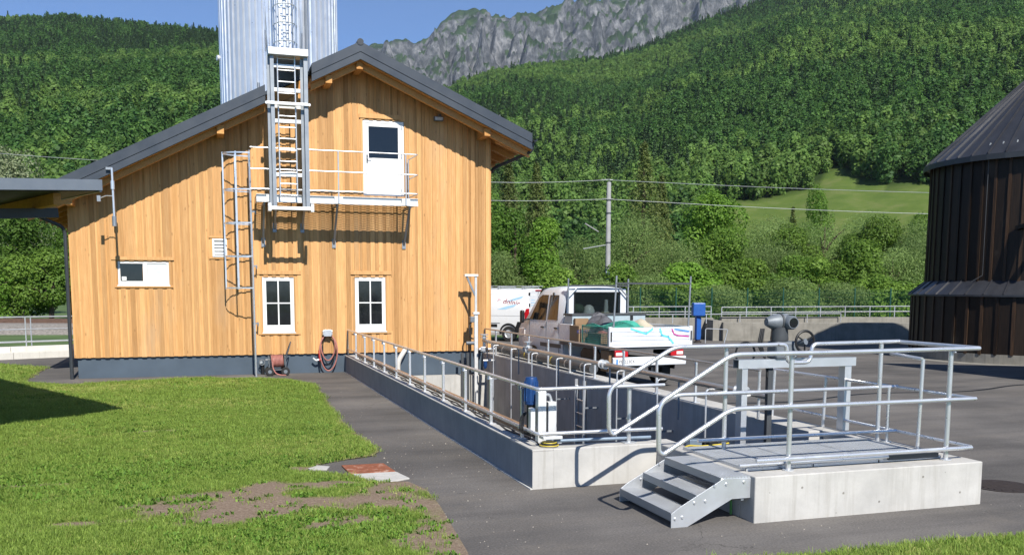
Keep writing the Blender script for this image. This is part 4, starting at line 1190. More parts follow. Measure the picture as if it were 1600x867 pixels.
# measuring post and junction box on the rear edge of the basin
t = thing('sampling_valve', 'stainless sampling valve standing on the right basin wall behind the platform', 'valve', (10.9, -13.9, ZT))
cylp((10.72, -14.3, ZT), (10.72, -14.3, 1.15), .022, ST, t, 'standpipe'); B().lathe([(0, 0), (.06, 0), (.06, .05), (0, .05)], (10.72, -14.3, .78), 12).build('valve_body', ST, t, smooth=True); B().lathe([(0, 0), (.06, 0), (.06, .05), (0, .05)], (10.72, -14.3, .62), 12).build('valve_body', ST, t, smooth=True)
cylp((10.45, -14.3, .80), (10.70, -14.3, .84), .02, WA, t, 'outlet')
t = thing('junction_box', 'small black junction boxes with yellow cable on the platform corner', 'junction box', (8.75, -16.1, ZT))
B().box(8.62, 8.78, -16.14, -16.04, ZT + .005, .56).build('box', M['conduit'], t, bevel=.008); B().box(8.80, 8.98, -16.16, -16.04, ZT + .005, .56).build('box', M['black'], t, bevel=.01)
B().tube(bend([(8.52, -16.2, .49), (8.60, -16.15, .50), (8.72, -16.2, .49), (8.95, -16.22, .50), (9.1, -16.2, .51)], .06), .010, 6).build('cable', M['yellow'], t, smooth=True)
t = thing('cable_stub', 'green and yellow earth cable beside the stair foot', 'cable', (8.36, -17.4, 0))
B().tube(bend([(8.36, -17.5, .01), (8.37, -17.48, .15), (8.38, -17.45, .24), (8.37, -17.40, .44)], .05), .014, 6).build('cable', M['green_cable'], t, smooth=True)
# ------------------------------------------------------------------ canopy at the left edge
cn = thing('canopy', 'corner of a flat sheet metal canopy reaching in from the left', 'canopy', (-2.5, -9.5, 0))
A_ = Vector((1.87, -11.05, 3.82)); e1 = Vector((-1.82, -1.60, -.20)); e2 = Vector((-2.75, 5.6, -.05))
def quad_slab(p, u, v, t):
    n = Vector((0, 0, t))
    return [p + n, p + u + n, p + u + v + n, p + v + n, p, p + u, p + u + v, p + v]
U_, V_ = e1 * 2.4, e2 * 1.55
B().hexa(quad_slab(A_ - Vector((0, 0, .05)), U_, V_, .05)).build('roof_sheet', M['roof'], cn)
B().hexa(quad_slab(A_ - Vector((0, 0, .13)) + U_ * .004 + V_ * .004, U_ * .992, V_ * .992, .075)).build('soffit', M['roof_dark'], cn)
fa = M['galv_matt']
def edge(p, d, nm, h0, h1, out):
    q = p + d; o = out
    return B().hexa([p + Vector((0, 0, h0)), q + Vector((0, 0, h0)), q + o + Vector((0, 0, h0)), p + o + Vector((0, 0, h0)), p + Vector((0, 0, h1)), q + Vector((0, 0, h1)), q + o + Vector((0, 0, h1)), p + o + Vector((0, 0, h1))]).build(nm, fa, cn)
on1 = Vector((1.6, -1.82, 0)).normalized() * .025
edge(A_, U_, 'fascia', -.12, .03, on1)
edge(A_ + e1.normalized() * .03, V_, 'fascia', -.14, .02, Vector((.9, .44, 0)).normalized() * .03)
for k in range(5):
    p = A_ + U_ * (.1 + .2 * k) - Vector((0, 0, .22))
    B().bar(p + V_ * .03, p + V_ * .97, .10, .16).build('joist', M['wood_soffit'], cn)
B().bar(A_ + U_ * .05 + V_ * .12 - Vector((0, 0, .36)), A_ + U_ * .98 + V_ * .12 - Vector((0, 0, .36)), .14, .14).build('beam', M['dark_grey'], cn)
for fu, fv in ((.93, .12), (.93, .9), (.60, .9)):
    p = A_ + U_ * fu + V_ * fv
    B().box(p.x - .07, p.x + .07, p.y - .07, p.y + .07, 0, p.z - .14).build('post', M['dark_grey'], cn)

# ------------------------------------------------------------------ hatch and manhole
ht = thing('hatch', 'rusty square hatch lid set in a pale concrete slab by the lawn', 'hatch', (5.2, -14.2, 0))
B().prism([(4.90, -14.26), (4.87, -13.68), (5.42, -13.70), (5.47, -14.27)], 'z', -.02, .022).build('lid', M['rust'], ht, bevel=.006)
B().prism([(4.93, -14.275), (5.475, -14.285), (5.56, -14.72), (5.30, -14.86), (5.06, -14.74)], 'z', -.02, .017).build('slab', M['concrete'], ht, bevel=.006)
B().prism([(4.42, -13.62), (4.52, -13.5), (4.72, -13.66), (4.66, -13.86), (4.45, -13.80)], 'z', -.02, .012).build('slab_corner', M['concrete'], ht)
mh = thing('manhole_cover', 'round dark iron manhole cover in the asphalt right of the platform', 'manhole', (12.2, -17.2, 0))
B().lathe([(0, .004), (.30, .004), (.34, .008), (.36, .008), (.36, -.01)], (12.2, -17.22, 0), 28).build('cover', M['iron'], mh)
b = B()
for i in range(-4, 5):
    L = math.sqrt(max(0, .28 ** 2 - (i * .065) ** 2)); b.box(12.2 - L, 12.2 + L, -17.22 + i * .065 - .012, -17.22 + i * .065 + .012, .0045, .010)
b.build('ribs', M['iron'], mh)
# dark tar seam across the yard
sb = B(); pts = [(10.9 + .28 * i, -9.6 + .03 * i + .25 * math.sin(i * .35)) for i in range(60)]
for i in range(59):
    k = len(sb.v); (x, y), (x2, y2) = pts[i], pts[i + 1]; sb.v += [(x, y, .004), (x2, y2, .004), (x2, y2 + .12, .004), (x, y + .12, .004)]; sb.f.append((k, k + 1, k + 2, k + 3))
sb.build('tar_seam', M['roof_dark'], kind='structure')
# scattered pebbles on the asphalt
pv, pq = [], []
for _ in range(420):
    x = 5.5 + 6.5 * random.random() ** 1.8; yy = random.uniform(-18.6, -12) if random.random() < .75 else random.uniform(-12, -2)
    if 6.75 < x < 11.3 and yy > -17.95: continue
    if 7.3 < x < 8.6 and -17.95 < yy < -15.7: continue
    s = random.uniform(.003, .009) * (1.7 if random.random() < .06 else 1); k = len(pv); a = random.uniform(0, 6.28)
    for j in range(4): pv.append((x + s * math.cos(a + j * 1.57) * random.uniform(.7, 1.2), yy + s * math.sin(a + j * 1.57) * random.uniform(.7, 1.2), .0))
    for j in range(4): pv.append((x + s * .5 * math.cos(a + j * 1.57), yy + s * .5 * math.sin(a + j * 1.57), s * .9))
    pq += [(k + 4, k + 5, k + 6, k + 7)] + [(k + j, k + (j + 1) % 4, k + 4 + (j + 1) % 4, k + 4 + j) for j in range(4)]
me = quads_mesh('gravel', np.array(pv), np.array(pq), mat('pale_grit', (.30, .27, .23), .9, var=.35, vscale=30))
tag(link('gravel', me, kind='stuff'), 'loose pale grit scattered on the asphalt path', 'gravel')

# ------------------------------------------------------------------ round tarred tank at right
TC, R1, R2 = (30.06, -1.18), 3.60, 4.05
tk = thing('round_tank', 'round dark tarred wooden tank with conical sheet metal roof', 'tank', (TC[0], TC[1], 0))
def ringpt(r, th, z): return (TC[0] + r * math.cos(th), TC[1] + r * math.sin(th), z)
NB = 54
B().lathe([(R1 - .10, 0), (R1 - .10, 6.4)], (TC[0], TC[1], 0), 64).build('inner_wall', M['roof_dark'], tk)
def stave(r, z0, z1, th0, th1, t, m, nm, rt=None):
    rt = r if rt is None else rt
    return B().hexa([ringpt(r - t, th0, z0), ringpt(r, th0, z0), ringpt(r, th1, z0), ringpt(r - t, th1, z0), ringpt(rt - t, th0, z1), ringpt(rt, th0, z1), ringpt(rt, th1, z1), ringpt(rt - t, th1, z1)]).build(nm, m, tk)
for k in range(NB):
    th0, th1 = 2 * math.pi * k / NB, 2 * math.pi * (k + .98) / NB
    thm = (th0 + th1) / 2
    facing = math.cos(thm) * (CAM.x - TC[0]) + math.sin(thm) * (CAM.y - TC[1])
    if facing < -8: continue
    stave(R1, 2.5, 6.42, th0, th1, .05, M['tank_wood'], 'board', R1 - .02)
    d = .16 * (th1 - th0)
    stave(R1 + .035, 2.5, 6.42, th1 - d, th1 + d * .2, .034, M['tank_batten'], 'batten', R1 + .015)
    stave(R2 - .03, .28, 2.15, th0, th1, .05, M['tank_wood'], 'board')
    stave(R2 + .005, .28, 2.15, th1 - d, th1 + d * .2, .034, M['tank_batten'], 'batten')
B().lathe([(R2 - .12, 0), (R2 - .02, 0), (R2 - .02, .30), (R2 - .12, .30)], (TC[0], TC[1], 0), 64).build('base_ring', M['concrete_old'], tk)
# roof: folded sheets meeting at standing seams
NS = 44
rfm = B().lathe([(R1 + .22, 6.38), (R1 + .22, 6.46), (.25, 9.75), (0, 9.85)], (TC[0], TC[1], 0), NS).build('roof', M['tank_roof'], tk)
for k in range(NS):
    th = 2 * math.pi * k / NS
    B().bar(ringpt(R1 + .20, th, 6.50), ringpt(.3, th, 9.74), .03, .045).build('seam', M['tank_roof'], rfm)
b = B(); b.lathe([(R1 + .235, 6.30), (R1 + .245, 6.30), (R1 + .245, 6.47), (R1 + .235, 6.47)], (TC[0], TC[1], 0), NS); b.build('eave_trim', M['gutter'], rfm)
sk = B().lathe([(R1 - .02, 2.60), (R2 + .10, 2.14), (R2 + .10, 2.08), (R1 - .02, 2.52)], (TC[0], TC[1], 0), NS).build('skirt_roof', M['tank_roof'], tk)
for k in range(NS):
    th = 2 * math.pi * (k + .5) / NS
    B().bar(ringpt(R1, th, 2.60), ringpt(R2 + .09, th, 2.16), .03, .03).build('seam', M['tank_roof'], sk)
th = math.atan2(CAM.y - TC[1], CAM.x - TC[0])
B().bar(ringpt(R1 + .02, th - .20, 4.18), ringpt(R1 + 1.3, th + .12, 4.50), .22, .12).build('outrigger', M['tank_batten'], tk)
B().bar(ringpt(R1 + .02, th + .02, 4.02), ringpt(R1 + 1.25, th + .14, 4.30), .10, .16).build('outrigger', M['tank_batten'], tk)
ld_ = B(); ld_.tube([ringpt(R1 + .10, th - .46, 6.40), ringpt(R1 + .09, th - .46, 2.75), ringpt(R1 + .3, th - .52, 2.55)], .010, 6); ld_.build('lightning_rod', M['dark_grey'], tk, smooth=True)
for k in range(9):
    t2 = th - .5 + k * .12
    B().bar(ringpt(R1 - .12, t2, 6.70), ringpt(R1 - .20, t2, 6.86), .035, .03).build('snow_hook', M['wire'], rfm)
# pale edge strip of paving beside the tank
B().lathe([(R2 - .02, .006), (R2 + .55, .006), (R2 + .55, -.01)], (TC[0], TC[1], 0), 64).build('paving_ring', M['concrete_old'], kind='structure')

# ------------------------------------------------------------------ retaining wall, railings and mesh fence at the back of the yard
rv = Vector((math.cos(YAW), -math.sin(YAW), 0)); fv = Vector((math.sin(YAW), math.cos(YAW), 0))
def at(lat, D, z=0.0): return Vector((CAM.x, CAM.y, 0)) + rv * lat + fv * D + Vector((0, 0, z))
def wall_box(l0, l1, d0, d1, z0, z1): return B().hexa([at(l0, d0, z0), at(l1, d0, z0), at(l1, d1, z0), at(l0, d1, z0), at(l0, d0, z1), at(l1, d0, z1), at(l1, d1, z1), at(l0, d1, z1)])
cw = thing('retaining_wall', 'weathered grey concrete wall with a stepped top at the back of the yard', 'wall', at(15, 41.5))
wall_box(9.28, 24.0, 41.0, 41.35, 0, .83).build('front_wall', M['concrete_old'], cw, bevel=.02)
wall_box(9.28, 24.0, 41.352, 41.75, 0, 1.06).build('rear_wall', M['concrete_old'], cw, bevel=.02)
wall_box(2.0, 9.278, 43.0, 43.35, 0, .96).build('recessed_wall', M['concrete_old'], cw, bevel=.02)
wall_box(8.9, 9.277, 41.3, 42.99, 0, .90).build('return_wall', M['concrete_old'], cw)
def back_rail(l0, l1, D, z0, zs, step, lab):
    t = thing('railing', lab, 'railing', at((l0 + l1) / 2, D, z0), group='galvanised railings on the retaining wall')
    for z in zs:
        B().tube([at(l0, D, z), at(l1, D, z + .008 * (l1 - l0))], .022, 6).build('rail', G, t, smooth=True)
    n = int((l1 - l0) / step)
    for i in range(n + 1):
        l = l0 + (l1 - l0) * i / n
        B().tube([at(l, D, z0 - .05), at(l, D, zs[-1] + .008 * (l - l0))], .022, 6).build('post', G, t, smooth=True)
back_rail(9.4, 23.8, 41.9, 1.06, (1.24, 1.47), 1.06, 'galvanised two rail railing on the right part of the back wall')
back_rail(5.6, 14.5, 41.18, .83, (1.15,), 1.4, 'lower single rail railing on the front step of the back wall')
back_rail(2.0, 9.2, 43.2, .96, (1.18, 1.42), 1.1, 'galvanised railing on the recessed part of the back wall behind the pickup')
fe = thing('mesh_fence', 'dark green wire mesh fence on posts behind the back wall', 'fence', at(12, 45))
for i in range(16):
    l = 1.0 + i * 1.72
    B().tube([at(l, 45, -.05), at(l, 45, 2.34)], .035, 6).build('post', M['fence'], fe, smooth=True)
b = B()
for i in range(520):
    l = 1.0 + i * .05
    b.bar(at(l, 45, .1), at(l, 45, 2.26), .005, .005)
for z in np.arange(.1, 2.3, .2): b.bar(at(1.0, 45.01, z), at(26.8, 45.01, z), .006, .006)
b.build('wire_mesh', M['fence'], fe, kind='stuff')
hy = thing('blue_hydrant', 'bright blue post with square blue head before the recessed wall', 'hydrant', at(7.95, 39.9))
B().lathe([(0, 0), (.16, 0), (.16, .05), (.10, .07), (.10, .15), (0, .15)], tuple(at(7.95, 39.9)), 12).build('foot', M['iron'], hy, smooth=True)
p = at(7.95, 39.9)
B().prism([(p.x - .11, p.y - .11), (p.x + .11, p.y - .11), (p.x + .11, p.y + .11), (p.x - .11, p.y + .11)], 'z', .12, 1.08).build('post', M['blue_bright'], hy, bevel=.03)
B().lathe([(.10, 0), (.19, .10), (.19, .12)], (p.x, p.y, 1.05), 4, a0=R(30), a1=R(390)).build('neck', M['blue_bright'], hy)
B().cbox((p.x, p.y, 1.42), (.52, .50, .56), R(-18)).build('head', M['blue_bright'], hy, bevel=.04)
t = thing('low_hoop', 'low thin steel hoop standing beside the blue hydrant', 'hoop', at(8.6, 39.5))
B().tube(bend([at(8.2, 39.5, .0), at(8.2, 39.5, .62), at(9.15, 39.5, .58), at(9.0, 39.5, 0)], .08), .02, 6).build('hoop', G, t, smooth=True)

# ------------------------------------------------------------------ mast and overhead wires of the railway
ms = thing('railway_mast', 'slim grey concrete mast carrying overhead wires beyond the yard', 'mast', (25.57, 24.81, 0))
B().lathe([(.165, -.3), (.125, 8.35), (.10, 8.40), (0, 8.42)], (25.57, 24.81, 0), 12).build('pole', M['pole'], ms, smooth=True)
for z in (7.35, 6.6, 4.9, 3.5): B().lathe([(.135, 0), (.162, 0), (.162, .07), (.135, .07)], (25.57, 24.81, z), 12).build('band', M['dark_grey'], ms, smooth=True)
q0 = Vector((25.57, 24.81, 0))
B().tube([q0 + Vector((0, 0, 4.8)) - rv * .15, q0 - rv * 1.5 + Vector((0, 0, 4.55)) - fv * .6], .03, 6).build('stay_arm', M['wire'], ms, smooth=True)
B().tube([q0 - rv * .6 + Vector((0, 0, 5.55)) - fv * .2, q0 - rv * 1.4 + Vector((0, 0, 6.0)) - fv * .5], .035, 6).build('insulator_arm', M['pole'], ms, smooth=True)
B().cbox(q0 + Vector((-.05, -.2, 3.0)), (.22, .02, .5), -YAW).build('number_plate', M['paleblue'], ms)
B().tube([q0 + Vector((0, 0, 8.35)), q0 + Vector((0, 0, 8.62))], .03, 6).build('insulator', M['dark_grey'], ms, smooth=True)
def wire(pts, lab):
    P = [Vector(p) for p in pts]; out = []
    for i in range(len(P) - 1):
        p0, p1, p2, p3 = P[max(i - 1, 0)], P[i], P[i + 1], P[min(i + 2, len(P) - 1)]
        for k in range(8):
            t = k / 8
            out.append(.5 * ((2 * p1) + (p2 - p0) * t + (2 * p0 - 5 * p1 + 4 * p2 - p3) * t * t + (3 * p1 - p0 - 3 * p2 + p3) * t ** 3))
    out.append(P[-1])
    return tag(B().tube(out, .015, 5).build('overhead_wire', M['wire'], smooth=True), lab, 'wire', 'overhead wires')
wire([(-14.96, 37.95, 10.57), (-7.96, 35.68, 9.94), (-3.04, 34.09, 9.59), (6.1, 31.12, 9.0), (19.09, 26.92, 8.38), (25.52, 24.83, 8.52), (25.6, 24.8, 8.52), (34.36, 21.97, 8.13), (42.85, 19.21, 7.86), (52.06, 16.23, 7.70)], 'upper overhead wire passing over the top of the mast')
wire([(-15.06, 37.98, 9.12), (-8.04, 35.71, 8.45), (-3.11, 34.11, 8.17), (6.1, 31.12, 7.75), (19.09, 26.92, 7.335), (25.45, 24.70, 7.41), (25.6, 24.65, 7.41), (34.39, 21.96, 6.955), (42.91, 19.2, 6.65), (52.14, 16.21, 6.53)], 'lower overhead wire fixed to the side of the mast')

# ------------------------------------------------------------------ left background: kerb wall, railings, railway
kb = Vector((-3.09, 7.30, 0)); kd = (Vector((-1.016, 8.2, 0)) - kb).normalized(); kn = Vector((-kd.y, kd.x, 0))
def kbox(a, c, d0, d1, z0, z1):
    q = lambda s, d, z: kb + kd * s + kn * d + Vector((0, 0, z))
    return B().hexa([q(a, d0, z0), q(c, d0, z0), q(c, d1, z0), q(a, d1, z0), q(a, d0, z1), q(c, d0, z1), q(c, d1, z1), q(a, d1, z1)])
kw = thing('kerb_wall', 'low pale concrete kerb wall left of the building', 'wall', kb)
for i in range(4): kbox(-4 + i * 2.2, -1.81 + i * 2.2, 0, .30, -.05, .22).build('kerb_stone', M['kerb'], kw, bevel=.012)
for i in range(4): kbox(-4 + i * 2.2, -1.812 + i * 2.2, .302, .62, -.05, .38).build('kerb_stone', M['kerb'], kw, bevel=.012)
def krail(d, zb, zs, off, lab):
    t = thing('railing', lab, 'railing', kb, group='galvanised railings behind the kerb wall')
    q = lambda s, z: kb + kd * s + kn * d + Vector((0, 0, z))
    for z in zs: B().tube([q(-4, z), q(4.6, z)], .022, 6).build('rail', G, t, smooth=True)
    for i in range(6): B().tube([q(-3.6 + off + i * 1.5, zb), q(-3.6 + off + i * 1.5, zs[-1])], .022, 6).build('post', G, t, smooth=True)
krail(.45, .37, (.52, .93, 1.33), 0, 'nearer galvanised three rail railing on the kerb wall left of the building')
krail(2.6, .0, (.42, .84, 1.27), .7, 'farther galvanised three rail railing behind the kerb wall left of the building')
bal_m = mat('ballast_stone', (.22, .20, .175), .95, var=.45, vscale=9, bump=1.0, bscale=14)
bb = B(); 
bb.hexa([at(-60, 43.5, -.05), at(2, 46.5, -.05), at(2, 52, -.05), at(-60, 52, -.05), at(-60, 46.0, .42), at(2, 47.8, .42), at(2, 51.0, .42), at(-60, 51.0, .42)]); bb.build('railway_bed', bal_m, kind='structure')
for d, lab in ((48.6, 'nearer rusty rail of the railway track at far left'), (50.0, 'farther rusty rail of the railway track at far left')):
    b = B(); b.hexa([at(-60, d, .42), at(2, d, .42), at(2, d + .12, .42), at(-60, d + .12, .42), at(-60, d, .60), at(2, d, .60), at(2, d + .12, .60), at(-60, d + .12, .60)])
    tag(b.build('track_rail', M['rail_iron']), lab, 'rail', 'rails of the railway track')
gp = thing('fence_post', 'dark green fence post behind the left railings', 'fence post', at(-17.6, 36))
B().tube([at(-16.9, 36, 0), at(-16.9, 36, 2.1)], .04, 6).build('post', M['fence'], gp, smooth=True)

# ------------------------------------------------------------------ shed outside the frame at right, whose shadow falls across the yard
sh = thing('shed', 'timber shed just outside the right edge whose shadow crosses the yard', 'shed', (26.5, -10.5, 0))
B().hexa([(23.75, -13, 0), (30, -13, 0), (30, -8.3, 0), (23.75, -8.3, 0), (23.75, -13, 5.6), (30, -13, 1.8), (30, -8.3, 1.8), (23.75, -8.3, 5.6)]).build('wall', M['tank_wood'], sh)
B().hexa([(23.45, -13.4, 5.80), (30.3, -13.4, 1.62), (30.3, -7.9, 1.62), (23.45, -7.9, 5.80), (23.45, -13.4, 5.95), (30.3, -13.4, 1.77), (30.3, -7.9, 1.77), (23.45, -7.9, 5.95)]).build('roof', M['tank_roof'], sh)
B().box(25.5, 27, -13.03, -13.001, 0, 2.2).build('door', M['plank'], sh)
# ------------------------------------------------------------------ vehicles (x right, y forward, origin at the rear on the ground)
def clear_glass():
    m, nt, p = new_mat('vehicle_glass')
    p.inputs['Base Color'].default_value = (.02, .025, .03, 1); p.inputs['Roughness'].default_value = .05
    tr = nt.nodes.new('ShaderNodeBsdfTransparent'); tr.inputs[0].default_value = (.72, .76, .76, 1)
    mx = nt.nodes.new('ShaderNodeMixShader'); mx.inputs[0].default_value = .78
    nt.links.new(p.outputs[0], mx.inputs[1]); nt.links.new(tr.outputs[0], mx.inputs[2]); nt.links.new(mx.outputs[0], nt.nodes['Material Output'].inputs[0])
    return m
M['cglass'] = clear_glass()

def loft(secs, prof, name, m, par, close_rear=True, close_front=True):
    """secs: (y, z_top, width factor); prof(y, zt, wf) -> half profile [(x,z)...] from the sill up to the centre line"""
    b = B(); rings = []
    for s in secs:
        h = prof(*s); k = len(b.v)
        pts = [(x, s[0], z) for x, z in h] + [(-x, s[0], z) for x, z in reversed(h[:-1])]
        b.v += pts; rings.append((k, len(pts)))
    for (k, n), (k2, _) in zip(rings, rings[1:]):
        for j in range(n - 1): b.f.append((k + j, k + j + 1, k2 + j + 1, k2 + j))
        b.f.append((k + n - 1, k, k2, k2 + n - 1))
    if close_rear: b.f.append(tuple(range(rings[0][0], rings[0][0] + rings[0][1])))
    if close_front: k, n = rings[-1]; b.f.append(tuple(range(k + n - 1, k - 1, -1)))
    o = b.build(name, m, par, smooth=True, local=True)
    return o

def wheel(par, x, y, r=.35, w=.24, out=1):
    t = B().lathe([(r * .55, -w / 2), (r * .93, -w / 2), (r, -w * .35), (r, w * .35), (r * .93, w / 2), (r * .55, w / 2)], (x, y, r), 28, 'x').build('wheel', M['rubber'], par, smooth=True, local=True)
    B().lathe([(0, -w * .30), (r * .25, -w * .36), (r * .5, -w * .28), (r * .6, -w * .44), (r * .6, w * .44), (r * .5, w * .28), (r * .25, w * .36), (0, w * .30)], (x, y, r), 20, 'x').build('rim', M['galv'], t, smooth=True, local=True)
    return t

def side_panel(par, nm, m, x_of, corners, t=.008, side=-1):
    """a thin panel lying on the flank: corners (y,z)"""
    b = B(); n = len(corners)
    for e in (0.003, -.02):
        for y, z in corners: b.v.append((side * (x_of(z) + e), y, z))
    b.f.append(tuple(range(n))); b.f.append(tuple(range(2 * n - 1, n - 1, -1)))
    for i in range(n): b.f.append((i, (i + 1) % n, n + (i + 1) % n, n + i))
    return b.build(nm, m, par, local=True)

# --- pickup with crew cab and dropside bed
tr = thing('pickup_truck', 'white crew cab pickup with loaded dropside bed seen from behind', 'pickup truck', (12.945, -6.384, 0), R(5))
def cab_prof(y, zt, wf):
    zb = min(1.45, zt - .12); zs = max(zb + .04, zt - .14)
    s = .98 * wf
    top = s - .12 * max(0, (zs - zb) / .78)
    return [(s * .90, .42), (s * .985, .62), (s, 1.0), (s * .985, zb), (top, zs), (top - .10, zt - .035), (top * .55, zt), (0, zt + .012)]
secs = [(2.66, 2.31, .985), (2.72, 2.345, 1), (3.3, 2.37, 1), (3.9, 2.36, 1), (4.22, 2.31, 1), (4.55, 2.0, 1), (4.92, 1.62, 1), (5.0, 1.53, 1), (5.3, 1.42, .985), (5.55, 1.25, .95), (5.66, 1.0, .90), (5.70, .7, .86)]
loft(secs, cab_prof, 'cab', M['silver'], tr, close_rear=False)
# rear wall of the cab around the window
def rw(x0, x1, z0, z1, nm='rear_wall'): return B().box(x0, x1, 2.655, 2.70, z0, z1).build(nm, M['silver'], tr, local=True, bevel=.01)
rw(-.94, .94, .45, 1.66); rw(-.86, -.64, 1.66, 2.20); rw(.64, .86, 1.66, 2.20); rw(-.84, .84, 2.20, 2.305)
B().box(-.66, .66, 2.648, 2.654, 1.64, 2.22).build('window_seal', M['black'], tr, local=True).location = (0, .012, 0)
B().box(-.64, .64, 2.662, 2.668, 1.665, 2.195).build('rear_window', M['cglass'], tr, local=True)
bpy.data.objects.remove(bpy.data.objects['window_seal'], do_unlink=True)
b = B(); rect_frame(b, -.67, .67, 1.635, 2.225, .03, 2.640, 2.6545); b.build('window_seal', M['black'], tr, local=True)
B().box(-.85, .85, 2.72, 3.1, 1.58, 1.64).build('parcel_shelf', M['dark_grey'], tr, local=True)
for x in (-.42, .42): B().box(x - .25, x + .25, 3.15, 3.3, 1.2, 1.85).build('seat_back', M['dark_grey'], tr, local=True, bevel=.04)
B().box(-.9, .9, 3.35, 3.4, .5, 2.2).build('bulkhead', M['black'], tr, local=True)
flank = lambda z: .98 * .985 - .105 * max(0, min(1, (z - 1.45) / .78)) + .006
for sd in (-1, 1):
    side_panel(tr, 'door_window', M['glass'], flank, [(2.98, 1.50), (3.58, 1.50), (3.58, 2.14), (3.06, 2.14)], side=sd)
    side_panel(tr, 'door_window', M['glass'], flank, [(3.68, 1.48), (4.72, 1.48), (4.25, 2.06), (4.05, 2.14), (3.68, 2.14)], side=sd)
    for y in (2.86, 3.63, 4.70): side_panel(tr, 'door_gap', M['dark_grey'], lambda z: .976, [(y, .60), (y + .012, .60), (y + .012, 1.44), (y, 1.44)], side=sd)
    for y in (2.95, 3.76): B().box(sd * 1.0 - .02, sd * 1.0 + .02, y, y + .14, 1.28, 1.32).build('door_handle', M['black'], tr, local=True, bevel=.008)
    side_panel(tr, 'rub_strip', M['dark_grey'], lambda z: .975, [(2.75, .80), (4.0, .80), (4.0, .90), (2.75, .90)], side=sd)
    B().cbox((sd * 1.16, 4.78, 1.55), (.10, .16, .34)).build('mirror', M['black'], tr, local=True, bevel=.04)
    B().bar((sd * .95, 4.72, 1.48), (sd * 1.12, 4.78, 1.46), .05, .04).build('mirror_arm', M['black'], tr, local=True)
    wheel(tr, sd * .87, 4.42, .34); wheel(tr, sd * .88, 1.05, .34)
    b = B().lathe([(.36, -.03), (.43, -.03), (.43, .03), (.36, .03)], (sd * .965, 4.42, .36), 18, 'x', R(-8), R(188)); b.build('wheel_arch', M['black'], tr, local=True)
    B().box(sd * .985 - .012, sd * .985 + .012, 5.0, 5.35, 1.0, 1.22).build('headlamp', M['lens_white'], tr, local=True, bevel=.01)
    B().prism([(.60, .40), (1.5, .40), (1.55, .78), (1.40, .90), (.70, .90), (.55, .78)], 'x', sd * 1.02 - .015, sd * 1.02 + .015).build('mudguard', M['black'], tr, local=True)
B().prism([(4.28, 2.32), (4.96, 1.60), (4.93, 1.58), (4.25, 2.30)], 'x', -.80, .80).build('windscreen', M['glass'], tr, local=True)
B().box(-.42, .42, .1, 5.2, .50, .68).build('chassis', M['black'], tr, local=True)
B().box(-.9, .9, .8, 1.3, .45, .62).build('rear_axle', M['black'], tr, local=True)
B().box(-1.08, 1.08, .02, 2.62, .92, 1.02).build('bed_floor', M['dark_grey'], tr, local=True)
# tailgate of ribbed profile
tg = B(); prof = [(.0, 1.03)]; z = 1.05
for i in range(4): prof += [(-.012, z), (-.012, z + .055), (.006, z + .075), (.006, z + .085)]; z += .095
prof += [(0, 1.435), (.03, 1.435), (.03, 1.03)]
tg.prism([(y, z) for y, z in prof], 'x', -1.02, 1.02); tgo = tg.build('tailgate', M['silver'], tr, local=True)
for sx in (-1.065, 1.065):
    B().box(sx - .042, sx + .042, -.02, .06, 1.0, 1.45).build('corner_post', M['silver'], tr, local=True, bevel=.01)
    B().box(sx - .016, sx + .016, -.035, -.0205, 1.12, 1.34).build('latch', M['black'], tr, local=True)
B().box(-1.1, 1.1, -.015, .03, .985, 1.028).build('tail_sill', M['silver'], tr, local=True)
B().box(1.065, 1.105, .07, 2.6, 1.03, 1.44).build('side_gate', M['silver'], tr, local=True, bevel=.01)
B().box(-1.105, -1.065, 1.9, 2.6, 1.03, 1.44).build('side_gate', M['silver'], tr, local=True, bevel=.01)
def stripe(pts, w, m, nm):
    b = B()
    for p, q in zip(pts, pts[1:]):
        d = Vector((q[0] - p[0], q[1] - p[1])).normalized(); nx, nz = -d.y * w / 2, d.x * w / 2; e = d * w * .3
        P = [(p[0] - e.x + nx, p[1] - e.y + nz), (q[0] + e.x + nx, q[1] + e.y + nz), (q[0] + e.x - nx, q[1] + e.y - nz), (p[0] - e.x - nx, p[1] - e.y - nz)]
        b.prism(P, 'y', -.0175, -.0125)
    return b.build(nm, m, tgo, local=True)
stripe([(-.55, 1.405), (-.15, 1.285), (.02, 1.395)], .045, M['cyan'], 'cyan_stripe')
stripe([(.22, 1.395), (.27, 1.25), (.45, 1.20), (.58, 1.06)], .045, M['cyan'], 'cyan_stripe')
stripe([(.54, 1.39), (.60, 1.27), (.70, 1.235), (1.0, 1.205)], .03, M['magenta'], 'magenta_stripe')
stripe([(.62, 1.385), (1.0, 1.325)], .04, M['sky_stripe'], 'blue_stripe')
# rear bumper with lamps and plate
B().box(-1.02, .92, -.06, .02, .56, .76).build('bumper', M['silver'], tr, local=True, bevel=.02)
for x0, x1, red in ((-.96, -.62, -1), (.52, .86, 1)):
    B().box(x0, x1, -.03, .05, .77, .92).build('tail_lamp', M['lens_red'], tr, local=True, bevel=.012)
    xa, xb = (x0 + .02, x0 + .19) if red < 0 else (x1 - .19, x1 - .02)
    B().box(xa, xb, -.036, -.0305, .80, .87).build('reverse_lamp', M['lens_white'], tr, local=True)
pl = B().box(-.95, -.45, -.069, -.0605, .60, .72).build('number_plate', M['plate'], tr, local=True)
B().box(-.95, -.90, -.0705, -.0692, .60, .72).build('plate_band', M['sky_stripe'], pl, local=True)
text('plate_text', 'PE·223EX', M['black'], .105, pl, (-.67, -.0712, .66), (R(90), 0, 0), extrude=.0006)
B().cyl((-.1, -.12, .58), (-.1, -.02, .58), .03, 10).build('tow_ball', M['black'], tr, smooth=True, local=True)
